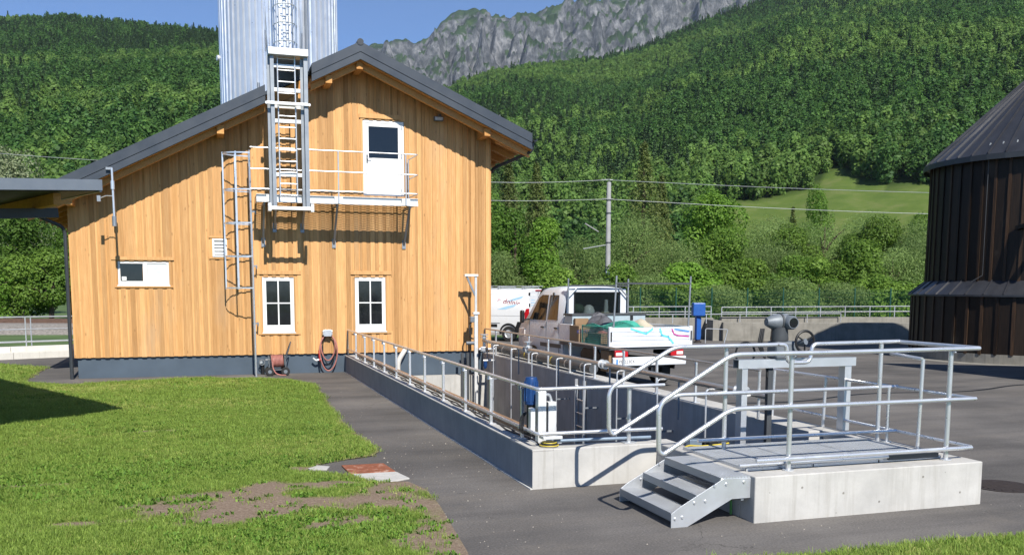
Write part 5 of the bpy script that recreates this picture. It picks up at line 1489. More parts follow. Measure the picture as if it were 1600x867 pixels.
# racks: hoop over the tail and bar behind the cab
for sx in (-1.0, 1.0):
    B().tube([(sx, .03, 1.0), (sx * .985 + .07, .03, 2.60)], .022, 8).build('rack_post', M['galv_matt'], tr, smooth=True, local=True)
    B().tube([(sx * .86, 2.58, 1.1), (sx * .86, 2.58, 2.56)], .022, 8).build('rack_post', M['galv_matt'], tr, smooth=True, local=True)
    B().tube([(sx * .84, 2.58, 2.10), (sx * .60, 2.58, 2.34)], .018, 8).build('rack_stay', M['galv_matt'], tr, smooth=True, local=True)
B().box(-.94, 1.06, .01, .05, 2.41, 2.45).build('rack_bar', M['dark_grey'], tr, local=True)
B().box(-.86, .86, 2.56, 2.60, 2.36, 2.40).build('rack_bar', M['dark_grey'], tr, local=True)
B().box(-.98, 1.10, 2.1, 2.55, 1.03, 1.64).build('tool_box', M['toolbox'], tr, local=True, bevel=.012)
B().box(-1.0, 1.12, 2.08, 2.57, 1.642, 1.69).build('tool_box_lid', M['dark_grey'], tr, local=True, bevel=.008)
for x in (-.1, .65): B().box(x, x + .08, 2.085, 2.0995, 1.52, 1.64).build('tool_box_latch', M['black'], tr, local=True)
for x0, x1, y0, y1, z0, z1 in ((-1.02, -.70, .15, .55, .42, .9),): B().box(x0, x1, y0, y1, z0, z1).build('storage_box', M['cardboard'], tr, local=True, bevel=.01)

# things lying in the cab and on the bed
def tl(p):  # truck-local to world
    c, s = math.cos(R(5)), math.sin(R(5))
    return (12.945 + c * p[0] - s * p[1], -6.384 + s * p[0] + c * p[1], p[2])
hm = thing('helmet', 'white safety helmet on the shelf behind the pickup rear window', 'helmet', tl((-.12, 2.88, 1.64)), R(5))
B().lathe([(.155, .0), (.15, .10), (.11, .19), (.05, .23), (0, .235)], (0, 0, .02), 18).build('shell', M['white'], hm, smooth=True, local=True)
B().lathe([(.15, .02), (.20, .005), (.20, .0), (.15, .01)], (0, -.02, .02), 18).build('brim', M['white'], hm, smooth=True, local=True)
bg_ = thing('green_bag', 'dark green bag beside the helmet behind the pickup rear window', 'bag', tl((-.42, 2.92, 1.64)), R(5))
B().ball((0, 0, .14), .18, 8, .8).build('body', mat('bag_cloth', (.06, .10, .06), .8), bg_, smooth=True, local=True)
pp = thing('paper_stack', 'yellow and white papers on the shelf behind the pickup rear window', 'papers', tl((.30, 2.80, 1.64)), R(5))
B().box(-.16, .16, -.07, .10, 0.002, .05).build('folder', M['yellow'], pp, local=True); B().box(-.05, .10, -.06, .10, .052, .08).build('sheet', M['white'], pp, local=True)
B().lathe([(.055, 0), (.06, .12), (.045, .30), (0, .31)], (.05, .02, .082), 10).build('roll', M['frost'], pp, smooth=True, local=True)
cbx = thing('cardboard_box', 'brown cardboard box with blue lettering on the left edge of the pickup bed', 'box', tl((-.92, 1.72, 1.02)), R(5))
B().box(-.20, .20, -.25, .25, .002, .40).build('carton', M['cardboard'], cbx, local=True, bevel=.004)
text('lettering', 'ICORSTEX', M['print_navy'], .11, cbx, (-.0, -.2515, .26), (R(90), 0, 0), extrude=.0005)
cb2 = thing('cardboard_box', 'taller plain brown carton standing behind the lettered box on the pickup', 'box', tl((-.80, 2.30, 1.02)), R(5))
cb2.location = tl((-.78, 2.02, 1.02)); B().box(-.18, .18, -.05, .05, .41, .56).build('carton', M['cardboard'], cb2, local=True, bevel=.004); B().box(-.17, .17, -.045, .045, .002, .409).build('lower_carton', M['cardboard'], cb2, local=True)
ntg = thing('net_cage', 'green netting stretched over a box frame at the left rear of the bed', 'netting', tl((-.58, .75, 1.02)), R(5))
b = B()
X0, X1, Y0_, Y1, H = -.50, .42, -.65, .62, .42
def nz(x, y): return H + .05 * math.sin(x * 7) + .05 * math.sin(y * 5 + 1)
for i in range(24):
    x = X0 + (X1 - X0) * i / 23
    b.tube([(x, Y0_ + (Y1 - Y0_) * j / 8, nz(x, Y0_ + (Y1 - Y0_) * j / 8)) for j in range(9)], .004, 3)
    b.tube([(x, Y0_ - .005, 0.0), (x, Y0_, nz(x, Y0_))], .004, 3)
for j in range(32):
    y = Y0_ + (Y1 - Y0_) * j / 31
    b.tube([(X0 + (X1 - X0) * i / 8, y, nz(X0 + (X1 - X0) * i / 8, y)) for i in range(9)], .004, 3)
    b.tube([(X0 - .005, y, 0.0), (X0, y, nz(X0, y))], .004, 3)
for k in range(10):
    z = H * k / 10; b.tube([(X0 - .004, Y0_, z), (X0 - .004, Y1, z)], .004, 3); b.tube([(X0, Y0_ - .004, z), (X1, Y0_ - .004, z)], .004, 3)
b.build('net', M['net'], ntg, local=True, kind='stuff')
for p0, p1 in (((X0, Y0_, 0), (X0, Y0_, H)), ((X0, Y1, 0), (X0, Y1, H)), ((X0, Y0_, H), (X0, Y1, H)), ((X0, Y0_, H), (X1, Y0_, H)), ((X1, Y0_, 0), (X1, Y0_, H))): B().tube([p0, p1], .012, 6).build('frame_bar', M['net'], ntg, local=True)
tp = thing('tarp_bundle', 'crumpled grey tarpaulin and sacks heaped on the pickup bed', 'tarpaulin', tl((.0, 1.0, 1.02)), R(5))
def lump(cx, cy, rx, ry, h, m, nm, seed):
    b = B(); n, k = 18, 7; rnd = random.Random(seed); ph = [rnd.uniform(0, 6) for _ in range(4)]
    for j in range(k):
        f = j / (k - 1)
        for i in range(n):
            th = 2 * math.pi * i / n; w = 1 + .13 * math.sin(3 * th + ph[0]) + .09 * math.sin(5 * th + ph[1] + f * 3)
            rr = math.cos(f * math.pi / 2) ** .6 * w
            b.v.append((cx + rx * rr * math.cos(th), cy + ry * rr * math.sin(th), h * math.sin(f * math.pi / 2) * (1 + .1 * math.sin(2 * th + ph[2]))))
    for j in range(k - 1):
        for i in range(n): b.f.append((j * n + i, j * n + (i + 1) % n, (j + 1) * n + (i + 1) % n, (j + 1) * n + i))
    b.f.append(tuple((k - 1) * n + i for i in range(n)))
    return b.build(nm, m, tp, smooth=True, local=True)
lump(-.52, .45, .38, .5, .60, M['tarp'], 'tarpaulin', 1); lump(-.35, .95, .36, .30, .66, M['tarp'], 'tarpaulin', 5); lump(.75, .75, .30, .6, .50, M['sack'], 'sack', 2); lump(.25, .6, .4, .5, .47, M['net'], 'net_heap', 3); lump(-.62, -.0, .26, .25, .30, M['hose_red'], 'red_cloth', 4)
B().box(-.95, -.60, -.25, .35, .002, .24).build('crate', M['cardboard'], tp, local=True)

# --- panel van
HX, HY = -.73, .683
va_ = math.atan2(-HX, HY)
vl = Vector((16.29, 12.05, 0)); sx_ = Vector((math.cos(va_), math.sin(va_), 0))
vo = vl + sx_ * 1.0
vn = thing('panel_van', 'white panel van parked behind the timber building, only its rear showing', 'van', (vo.x, vo.y, 0), va_)
def van_prof(y, zt, wf):
    s = 1.0 * wf; zb = min(1.30, zt - .1)
    return [(s * .93, .36), (s * .985, .55), (s, .95), (s, zb), (s * .955, max(zb + .03, zt - .16)), (s * .86, zt - .045), (s * .5, zt), (0, zt + .015)]
secs = [(0.0, 2.22, .97), (.05, 2.27, 1), (.4, 2.29, 1), (3.2, 2.29, 1), (3.6, 2.2, 1), (4.2, 1.55, 1), (4.5, 1.35, .97), (4.9, 1.1, .9), (5.0, .7, .86)]
loft(secs, van_prof, 'body', M['van_white'], vn)
vfl = lambda z: 1.0 - .045 * max(0, min(1, (z - 1.3) / .83))
for sd in (-1, 1):
    wheel(vn, sd * .88, .95, .34, .23); wheel(vn, sd * .88, 3.95, .34, .23)
    B().lathe([(.355, -.035), (.43, -.035), (.43, .035), (.355, .035)], (sd * .985, .95, .36), 18, 'x', R(-8), R(188)).build('wheel_arch', M['black'], vn, local=True)
    side_panel(vn, 'flank_guard', M['black'], lambda z: 1.012, [(.02, .42), (.62, .42), (.62, .60), (.52, .86), (.02, .86)], side=sd)
    side_panel(vn, 'rub_strip', M['motor_grey'], lambda z: 1.004, [(1.36, .78), (3.4, .78), (3.4, .80), (1.36, .80)], side=sd)
    side_panel(vn, 'press_line', M['motor_grey'], vfl, [(.30, 1.10), (3.4, 1.10), (3.4, 1.112), (.30, 1.112)], side=sd)
    side_panel(vn, 'press_line', M['motor_grey'], vfl, [(.35, 2.02), (3.4, 2.02), (3.4, 2.03), (.35, 2.03)], side=sd)
    B().prism([(-.02, .84), (.17, .86), (.19, 1.25), (.12, 1.42), (-.02, 1.44)], 'x', sd * .985 - .03, sd * .985 + .022).build('tail_lamp', M['lens_red'], vn, local=True, bevel=.012)
    B().box(sd * .985 - .027, sd * .985 + .028, .02, .13, 1.0, 1.17).build('reverse_lamp', M['lens_white'], vn, local=True, bevel=.01)
    B().box(sd * .60 - .36, sd * .60 + .24 if sd > 0 else sd * .60 + .36, -.012, .02, 1.26, 2.02).build('rear_door_panel', M['van_white'], vn, local=True, bevel=.012) if sd < 0 else B().box(.05, .86, -.012, .02, 1.26, 2.02).build('rear_door_panel', M['van_white'], vn, local=True, bevel=.012)
    for z in (1.98, 1.5): B().box(sd * .93 - .03, sd * .93 + .03, -.03, .03, z, z + .14).build('door_hinge', M['black'], vn, local=True)
B().box(-.006, .006, -.016, .01, .60, 2.14).build('door_gap', M['black'], vn, local=True)
B().box(-.95, .95, -.10, .04, .40, .62).build('bumper', M['black'], vn, local=True, bevel=.02)
B().box(-.3, .3, -.03, .03, 2.18, 2.23).build('brake_light', M['lens_red'], vn, local=True)
side_panel(vn, 'side_window_seal', M['black'], vfl, [(1.5, .62), (1.9, .62), (1.9, .74), (1.5, .74)], side=-1)
# roof bars
for y in (.35, 1.5, 2.7): B().box(-.90, .90, y - .03, y + .03, 2.335, 2.37).build('roof_bar', M['galv'], vn, local=True)
for x in (-.78, 0, .78): B().box(x - .03, x + .03, .1, 3.0, 2.371, 2.40).build('roof_rail', M['galv'], vn, local=True)
for y in (.35, 1.5, 2.7):
    for x in (-.86, .86): B().box(x - .02, x + .02, y - .02, y + .02, 2.20, 2.336).build('bar_foot', M['galv'], vn, local=True)
# print on the side: pale blue swoosh and dark red lettering
def van_print(pts, m, nm):
    b = B(); n = len(pts)
    for e in (.005, .001):
        for y, z in pts: b.v.append((-(vfl(z) + e), y, z))
    b.f.append(tuple(range(n))); b.f.append(tuple(range(2 * n - 1, n - 1, -1)))
    for i in range(n): b.f.append((i, (i + 1) % n, n + (i + 1) % n, n + i))
    return b.build(nm, m, vn, local=True)
van_print([(.35, 1.86), (.22, 1.98), (.7, 1.86), (1.1, 1.72), (.8, 1.74)], M['paleblue'], 'print_swoosh')
van_print([(1.50, 1.38), (1.05, 1.52), (.55, 1.62), (.70, 1.50), (1.10, 1.38)], M['paleblue'], 'print_swoosh')
text('lettering', 'dolnic', M['print_red'], .33, vn, (-1.001 + .018, .84, 1.68), (R(93), R(8), R(-90)), shear=.25, extrude=.004)
van_print([(1.52, 1.72), (1.44, 1.86), (1.32, 1.80)], mat('pale_pink_print', (.75, .55, .58), .4), 'print_swoosh')
B().box(-.8, -.3, -.0155, -.0125, 1.55, 1.58).build('rear_lettering', M['paleblue'], vn, local=True); B().box(-.8, -.35, -.0155, -.0125, 1.66, 1.70).build('rear_lettering', M['paleblue'], vn, local=True); B().box(-.8, -.4, -.0155, -.0125, 1.78, 1.81).build('rear_lettering', M['paleblue'], vn, local=True)
# ------------------------------------------------------------------ trees
def leaves(centers, normals, size, rng, aspect=.6, jitter=.8):
    n = len(centers)
    N = normals + rng.normal(0, jitter, (n, 3)); N /= np.linalg.norm(N, axis=1)[:, None] + 1e-9
    T = np.cross(N, rng.normal(0, 1, (n, 3))); T /= np.linalg.norm(T, axis=1)[:, None] + 1e-9
    Bt = np.cross(N, T)
    s = size * rng.uniform(.6, 1.3, n)[:, None]
    a, b = T * s, Bt * s * aspect
    V = np.stack([centers - a, centers - b * .9 + a * .1, centers + a, centers + b * .9 + a * .1], 1).reshape(-1, 3)
    return V, np.arange(4 * n).reshape(-1, 4)

def crown(seed, kind, n, size):
    """leaf cloud in a unit crown: radius 1 around z 0..1 (1 = tree top)"""
    rng = np.random.default_rng(seed)
    C, N, T = [], [], []
    if kind == 'spruce':
        for t in range(26):
            f = (t + .5) / 26; z = .10 + .90 * f; r = (1 - f) ** .85 * (1 + .15 * rng.normal())
            nb = max(5, int(13 * (1 - f) + 5))
            for k in range(nb):
                th = 2 * math.pi * (k + rng.uniform()) / nb; L = max(.06, r * rng.uniform(.7, 1.08)); m = max(4, int(n / 26 / nb * (1.5 - f)))
                u = rng.uniform(.15, 1, m) ** .8
                x = np.cos(th) * L * u + rng.normal(0, .035, m); y = np.sin(th) * L * u + rng.normal(0, .035, m); zz = z - .05 * u * L - .035 * u ** 2 + rng.normal(0, .008, m)
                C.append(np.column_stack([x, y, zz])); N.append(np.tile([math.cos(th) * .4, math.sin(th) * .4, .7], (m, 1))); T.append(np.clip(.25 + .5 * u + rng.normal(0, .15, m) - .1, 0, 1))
    else:
        nl = {'dark': 20, 'broad': 18, 'bright': 18, 'willow': 26, 'lightbroad': 16}.get(kind, 18)
        lobes = []
        for i in range(nl):
            z = rng.uniform(.12, .92); env = math.sin(math.pi * min(.97, max(.06, (z * .92 + .06))) ** .8) ** .55
            th = rng.uniform(0, 2 * math.pi); rr = env * .72 * math.sqrt(rng.uniform(.1, 1))
            lobes.append((rr * math.cos(th), rr * math.sin(th), z, rng.uniform(.22, .40)))
        lobes.append((0, 0, .86, .28)); lobes.append((0.05, 0, .5, .5))
        zr = .52
        for (x, y, z, r) in lobes:
            m = int(n / len(lobes) * (r / .31) ** 2)
            d = rng.normal(0, 1, (m, 3)); d /= np.linalg.norm(d, axis=1)[:, None]
            rad = r * rng.uniform(.72, 1.06, m) ** .6 * (1 + .22 * np.sin(d[:, 0] * 7 + x * 9) * np.sin(d[:, 1] * 6 + y * 7) * np.cos(d[:, 2] * 5))
            c = np.column_stack([x + d[:, 0] * rad, y + d[:, 1] * rad, z + d[:, 2] * rad * zr])
            base = rng.uniform(.2, .75)
            C.append(c); N.append(d + np.array([0, 0, .35])); T.append(np.clip(base + rng.normal(0, .16, m), 0, 1))
            if kind == 'willow':
                q = int(m * .25); th = rng.uniform(0, 6.283, q)
                C.append(np.column_stack([x + np.cos(th) * r * rng.uniform(.9, 1.25, q), y + np.sin(th) * r * rng.uniform(.9, 1.25, q), z - .1 + rng.normal(0, .09, q)]))
                N.append(np.column_stack([np.cos(th), np.sin(th), np.zeros(q)])); T.append(np.clip(.6 + rng.normal(0, .2, q), 0, 1))
    C, N, T = np.concatenate(C), np.concatenate(N), np.concatenate(T)
    k = C[:, 2] > -.02
    C, N, T = C[k], N[k], T[k]
    return C, N, T, rng

LEAFM = {'dark': leaf('dark_broadleaf', (.055, .13, .018), (.16, .28, .045), trans=.45), 'broad': leaf('green_broadleaf', (.08, .165, .022), (.23, .36, .06), trans=.45), 'bright': leaf('bright_broadleaf', (.09, .20, .022), (.26, .44, .065), trans=.45),
         'willow': leaf('grey_willow', (.125, .205, .055), (.33, .45, .145), trans=.45), 'lightbroad': leaf('pale_broadleaf', (.12, .16, .07), (.42, .46, .28)), 'spruce': leaf('spruce_needles', (.07, .11, .028), (.22, .26, .078), trans=.35)}
BM = {}
def branch_mesh(kind, seed, H, Rr):
    rnd = random.Random(seed); b = B()
    th = .02 * H + .05
    if kind == 'spruce':
        b.tube([(0, 0, -.2), (0, 0, H * .5), (0, 0, H * .97)], [th, th * .6, th * .1], 8); return b
    lean = (rnd.uniform(-.2, .2), rnd.uniform(-.2, .2))
    b.tube([(0, 0, -.2), (lean[0] * .4, lean[1] * .4, H * .25), (lean[0], lean[1], H * .55), (lean[0] * 1.3, lean[1] * 1.3, H * .85)], [th * 1.25, th, th * .6, th * .2], 8)
    for i in range(9):
        a = rnd.uniform(0, 6.28); z0 = H * rnd.uniform(.18, .6); L = Rr * rnd.uniform(.5, .9); up = H * rnd.uniform(.08, .28)
        p0 = Vector((lean[0] * z0 / H, lean[1] * z0 / H, z0))
        b.tube([p0, p0 + Vector((math.cos(a) * L * .5, math.sin(a) * L * .5, up * .65)), p0 + Vector((math.cos(a) * L, math.sin(a) * L, up))], [th * .45, th * .3, th * .08], 5)
    return b

TREES = [
 (-11.3, 57.8, 12.7, 4.0, 'lightbroad', 'pale leafed tree whose crown shows above the canopy at the left edge'),
 (-8.4, 41.1, 7.1, 3.0, 'dark', 'dark leafy tree left of the building under the canopy edge'),
 (-6.1, 38.2, 4.6, 2.6, 'broad', 'round green bush just left of the building corner'),
 (-11.9, 44.3, 8.4, 3.4, 'dark', 'dark leafy tree at the far left edge beneath the canopy'),
 (-5.5, 44.3, 6.5, 2.8, 'dark', 'dark tree half hidden behind the left building corner'),
 (-9.4, 36.5, 3.2, 2.3, 'bright', 'low bright green bush behind the left railings'),
 (20.7, 35.8, 8.7, 2.5, 'dark', 'dark green tree directly beside the right building edge'),
 (22.6, 33.1, 7.5, 2.1, 'dark', 'dark round tree above the panel van'),
 (22.9, 28.8, 6.8, 1.5, 'bright', 'narrow bright green tree between the van and the mast'),
 (19.7, 27.8, 4.4, 1.7, 'willow', 'grey green shrub behind the panel van roof'),
 (33.7, 69.5, 16.4, 2.9, 'spruce', 'dark spruce close to the right eave of the roof'),
 (35.2, 64.8, 15.4, 2.9, 'spruce', 'dark spruce second from the right eave'),
 (43.8, 57.8, 16.9, 3.2, 'spruce', 'tallest spruce, just right of the mast top'),
 (48.2, 62.7, 14.4, 2.4, 'spruce', 'slender spruce right of the tallest spruce'),
 (25.8, 30.0, 5.5, 2.1, 'willow', 'grey green willow left of the mast'),
 (22.4, 24.8, 3.6, 1.4, 'broad', 'low green bush above the pickup cab'),
 (31.5, 34.5, 7.3, 2.7, 'willow', 'large grey green willow right of the mast'),
 (25.9, 24.7, 3.6, 1.7, 'broad', 'green bush at the foot of the mast'),
 (32.6, 29.9, 5.5, 2.5, 'willow', 'broad grey green willow under the tallest spruce'),
 (27.6, 23.1, 3.0, 1.8, 'willow', 'low willow shrub behind the rack of the pickup'),
 (40.8, 39.8, 9.8, 2.6, 'bright', 'tall bright green maple left of the far meadow'),
 (31.0, 24.1, 3.8, 1.9, 'bright', 'bright green bush behind the blue hydrant'),
 (35.8, 26.8, 4.3, 2.1, 'broad', 'green bush below the left end of the meadow'),
 (30.6, 20.0, 2.5, 1.6, 'willow', 'low willow shrub behind the fence right of the hydrant'),
 (40.1, 29.6, 5.3, 2.3, 'willow', 'rounded willow below the middle of the meadow'),
 (34.2, 22.0, 3.0, 1.8, 'broad', 'low green bush behind the fence left of the gate drive'),
 (48.0, 35.4, 8.2, 2.6, 'willow', 'high pale willow standing out against the meadow'),
 (40.0, 25.4, 4.4, 2.0, 'broad', 'green bush below the pale willow'),
 (43.8, 26.3, 5.1, 2.1, 'broad', 'green bush between the pale willow and the tank'),
 (38.1, 19.7, 2.7, 1.7, 'willow', 'low willow shrub behind the right half of the fence'),
 (46.9, 26.3, 5.2, 2.4, 'willow', 'willow nearest the left side of the round tank'),
 (40.8, 19.9, 3.1, 1.8, 'broad', 'low bush behind the fence beside the tank'),
 (49.9, 26.4, 5.8, 2.4, 'willow', 'willow partly hidden by the round tank'),
 (68.3, 68.8, 12.1, 1.5, 'spruce', 'small lone spruce on the meadow'),
 (77.6, 76.3, 14.7, 2.2, 'bright', 'small leafy tree on the upper meadow'),
 (34.6, 19.8, 2.8, 1.7, 'willow', 'low willow shrub behind the fence under the middle of the meadow'),
 (23.7, 22.3, 2.7, 1.5, 'willow', 'low willow shrub right behind the pickup cab roof'),
 (42.4, 18.3, 2.7, 1.7, 'broad', 'low bush hidden mostly by the tank edge'),
 (28.1, 20.8, 2.7, 1.6, 'broad', 'low green bush behind the tail rack of the pickup'),
 (44.5, 34.5, 6.9, 2.4, 'broad', 'leafy tree below the meadow, left of the high pale willow'),
 (50.6, 33.0, 7.2, 2.5, 'broad', 'leafy tree right of the high pale willow'),
 (53.8, 31.0, 7.4, 2.4, 'willow', 'pale willow beside the tank wall under the meadow'),
 (37.5, 33.0, 6.3, 2.3, 'broad', 'leafy tree right of the bright maple'),
 (45.8, 38.5, 8.0, 2.4, 'willow', 'pale willow under the small lone spruce'),
 (52.5, 36.0, 8.4, 2.6, 'willow', 'pale willow below the right part of the meadow'),
 (56.0, 34.0, 8.3, 2.5, 'broad', 'leafy tree touching the tank wall below the meadow'),
 (42.8, 35.5, 7.3, 2.2, 'willow', 'pale willow between the maple and the lone spruce'),
]
VAR = {}
def tree(i, x, y, H, Rr, kind, lab):
    t = thing({'spruce': 'spruce_tree', 'willow': 'willow_tree'}.get(kind, 'broadleaf_tree') if H > 3.7 else 'bush', lab, 'tree' if H > 3.7 else 'bush', (x, y, 0), group='trees and bushes behind the yard')
    C, N, T, rng = crown(100 + i, kind, int(15000 if kind != 'spruce' else 13000) if H > 3.7 else 9000, 1)
    z0 = .10 * H if H > 6 else .0
    W_ = 1.15 if kind == 'spruce' or x < 15 else 1.36
    P = np.column_stack([C[:, 0] * Rr * W_, C[:, 1] * Rr * W_, z0 + C[:, 2] * (H - z0) * .97])
    sz = {'willow': .075, 'spruce': .11}.get(kind, .095) * (1.0 if H < 9 else 1.25)
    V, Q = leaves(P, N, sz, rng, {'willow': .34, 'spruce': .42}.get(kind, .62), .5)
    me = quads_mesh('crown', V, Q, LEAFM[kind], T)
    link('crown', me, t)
    branch_mesh(kind, i, H, Rr).build('trunk', M['bark'], t, smooth=True, local=True)
for i, a in enumerate(TREES): tree(i, *a)

# ------------------------------------------------------------------ hills, forest, mountain
HL = [(-30, 1080, 190), (-18.24, 991, 206), (-14.3, 946, 217), (-10.02, 906, 222), (-6.98, 882, 224), (-3.79, 861, 219), (1.1, 836, 212), (4.44, 823, 199), (7.7, 813, 182), (11.04, 806, 150), (14.07, 802, 114), (18, 800, 60), (21, 800, 20)]
HR = [(3, 700, 20), (8.75, 709, 104), (11.04, 732, 132), (14.09, 765, 160), (16.38, 790, 178), (19.81, 831, 194), (23.23, 875, 208), (25.48, 906, 223), (29.15, 961, 261), (31.66, 1003, 284), (34.44, 1054, 317), (39.44, 1158, 369), (45.59, 1318, 429), (51.15, 1503, 471), (60, 1800, 520)]
def hill_fn(tab, foot, p, seed):
    az, ds, hs = (np.array([a[k] for a in tab], float) for k in range(3))
    hs = hs - 9.0          # the trees stand on top of it
    def f(a, d):
        Dr, Hr = np.interp(a, az, ds), np.interp(a, az, hs)
        t = np.clip((d - foot) / (Dr - foot), 0, 1.6)
        h = Hr * np.where(t < 1, np.clip(t, 0, 1) ** p, 1 - .9 * (t - 1) ** 1.3)
        P = np.column_stack([np.ravel(a) * 12, np.ravel(d) * .25])
        w = (fbm(P * .12, .12, 3, seed).reshape(np.shape(h)) - .5) * np.clip(t * 4, 0, 1) * np.clip((1.0 - t) * 5, 0, 1)
        return h + w * 26
    return f, az
KS = 1.55
HL = [(a, d * KS, h * KS) for a, d, h in HL]; HR = [(a, d * KS, h * KS) for a, d, h in HR]
def polar(a, d): return CAM.x + d * np.sin(np.radians(a)), CAM.y + d * np.cos(np.radians(a))
def hill_mat():
    m, nt, p = new_mat('hill_ground')
    at_ = nt.nodes.new('ShaderNodeAttribute'); at_.attribute_name = 'meadow'
    n = _noise(nt, .06, 6, .6)
    g = _ramp(nt, n.outputs[0], [(.3, (.018, .035, .010)), (.7, (.035, .06, .016))]).outputs[0]
    n2 = _noise(nt, .12, 7, .65)
    md = _ramp(nt, n2.outputs[0], [(.3, (.070, .115, .024)), (.5, (.095, .14, .030)), (.75, (.15, .17, .06))]).outputs[0]
    nt.links.new(_mix(nt, g, md, at_.outputs['Fac']), p.inputs['Base Color']); p.inputs['Roughness'].default_value = .95; p.inputs['Specular IOR Level'].default_value = .1
    return m
M['hill'] = hill_mat()
def meadow_mask(a, d):
    top = np.interp(a, [29.5, 31, 33.5, 35.6, 36.2, 36.9, 37.6, 38.6, 41, 43], np.array([224, 229, 233, 236, 249, 253, 243, 232, 227, 224]) * KS)
    return (a > 29.6) & (a < 43.2) & (d > 165 * KS) & (d < top)
def hill(name, tab, foot, p, seed, na, nd, dmax):
    f, az = hill_fn(tab, foot, p, seed)
    A = np.linspace(az[0], az[-1], na); T = np.linspace(0, 1, nd) ** 1.3
    a, t = np.meshgrid(A, T); Dr = np.interp(a, az, [q[1] for q in tab]); d = foot - 40 + (Dr * dmax - foot + 40) * t
    h = f(a, d); x, y = polar(a, d)
    V = np.column_stack([x.ravel(), y.ravel(), h.ravel() - .5])
    i = np.arange((na - 1) * (nd - 1)); ix, iy = i % (na - 1), i // (na - 1)
    Q = np.stack([iy * na + ix, iy * na + ix + 1, (iy + 1) * na + ix + 1, (iy + 1) * na + ix], 1)
    me = quads_mesh(name, V, Q, M['hill'])
    at_ = me.attributes.new('meadow', 'FLOAT', 'POINT'); at_.data.foreach_set('value', meadow_mask(a, d).ravel().astype(np.float32))
    me.shade_smooth()
    link(name, me, kind='structure')
    return f, az
# far tree kinds: crowns about 9 m across, seen as a few pixels
FM = {'a': leaf('forest_broadleaf', (.046, .120, .028), (.140, .265, .058), trans=.45, rand=.25), 'b': leaf('forest_pale_broadleaf', (.090, .185, .038), (.235, .37, .085), trans=.5, rand=.22), 'c': leaf('forest_spruce', (.034, .080, .028), (.095, .165, .055), trans=.3, rand=.25)}
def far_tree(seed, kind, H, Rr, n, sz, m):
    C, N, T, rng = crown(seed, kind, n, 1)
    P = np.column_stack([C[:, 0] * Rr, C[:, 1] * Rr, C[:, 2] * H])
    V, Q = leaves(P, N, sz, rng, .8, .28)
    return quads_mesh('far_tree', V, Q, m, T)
FAR = [far_tree(900, 'broad', 13, 4.6, 560, .70, FM['a']), far_tree(901, 'dark', 15, 4.9, 560, .70, FM['a']), far_tree(902, 'broad', 12, 4.8, 560, .70, FM['a']),
       far_tree(903, 'bright', 13, 4.8, 560, .70, FM['b']), far_tree(904, 'broad', 11, 4.4, 520, .68, FM['b']), far_tree(905, 'spruce', 16, 3.2, 700, .62, FM['c']), far_tree(906, 'spruce', 14, 3.0, 640, .6, FM['c'])]
def forest(name, f, az, tab, amin, amax, d0, spacing, lab, keep=None):
    P, K, S = [], [], []
    d = d0
    while True:
        sp = spacing * (.85 + .25 * min(1, d / 700)); 
        if d > max(q[1] for q in tab) * 1.03: break
        n = int(np.radians(amax - amin) * d / sp)
        a = np.linspace(amin, amax, n) + RNG.normal(0, .35, n) * np.degrees(sp / d)
        dd = d + RNG.normal(0, .35, n) * sp
        Dr = np.interp(a, az, [q[1] for q in tab])
        m = (dd < Dr * 1.02) & ~meadow_mask(a, dd)
        if keep is not None: m &= keep(a, dd)
        a, dd = a[m], dd[m]
        x, y = polar(a, dd); z = f(a, dd)
        P.append(np.column_stack([x, y, z - .8])); q = np.column_stack([x, y])
        con = fbm(q, .005, 4, 33) + RNG.normal(0, .11, len(x)); pal = fbm(q, .007, 4, 44) + RNG.normal(0, .06, len(x))
        k = RNG.integers(0, 3, len(x)); k[pal > .55] = RNG.integers(3, 5, (pal > .55).sum()); c = con > .63; k[c] = RNG.integers(5, 7, c.sum())
        K.append(k); S.append(RNG.uniform(.42, 1.08, len(x)))
        d += sp * .92
    P, K, S = np.concatenate(P), np.concatenate(K), np.concatenate(S)
    rot = np.column_stack([RNG.normal(0, .04, len(P)), RNG.normal(0, .04, len(P)), RNG.uniform(0, 6.283, len(P))])
    o = scatter(name, P, K, rot, np.column_stack([S, S, S * RNG.uniform(.9, 1.15, len(P))]), FAR)
    return tag(o, lab, 'forest')
fR, azR = hill('hill', HR, 150 * KS, 1.05, 2, 150, 90, 1.35)
fL, azL = hill('hill', HL, 105 * KS, 1.10, 5, 120, 80, 1.35)
forest('forest', fR, azR, HR, 6, 52, 150 * KS, 5.1, 'dense mixed forest covering the steep hillside at right', keep=lambda a, d: ~((a > 29.6) & (a < 43.2) & (d < 224 * KS)) & ~((a > 20) & (a <= 29.6) & (d < 160 * KS)))
forest('forest', fL, azL, HL, -16, 14, 112 * KS, 5.1, 'dense mixed forest covering the hill behind the silo at left')
# single trees standing in the far meadow come from the list above

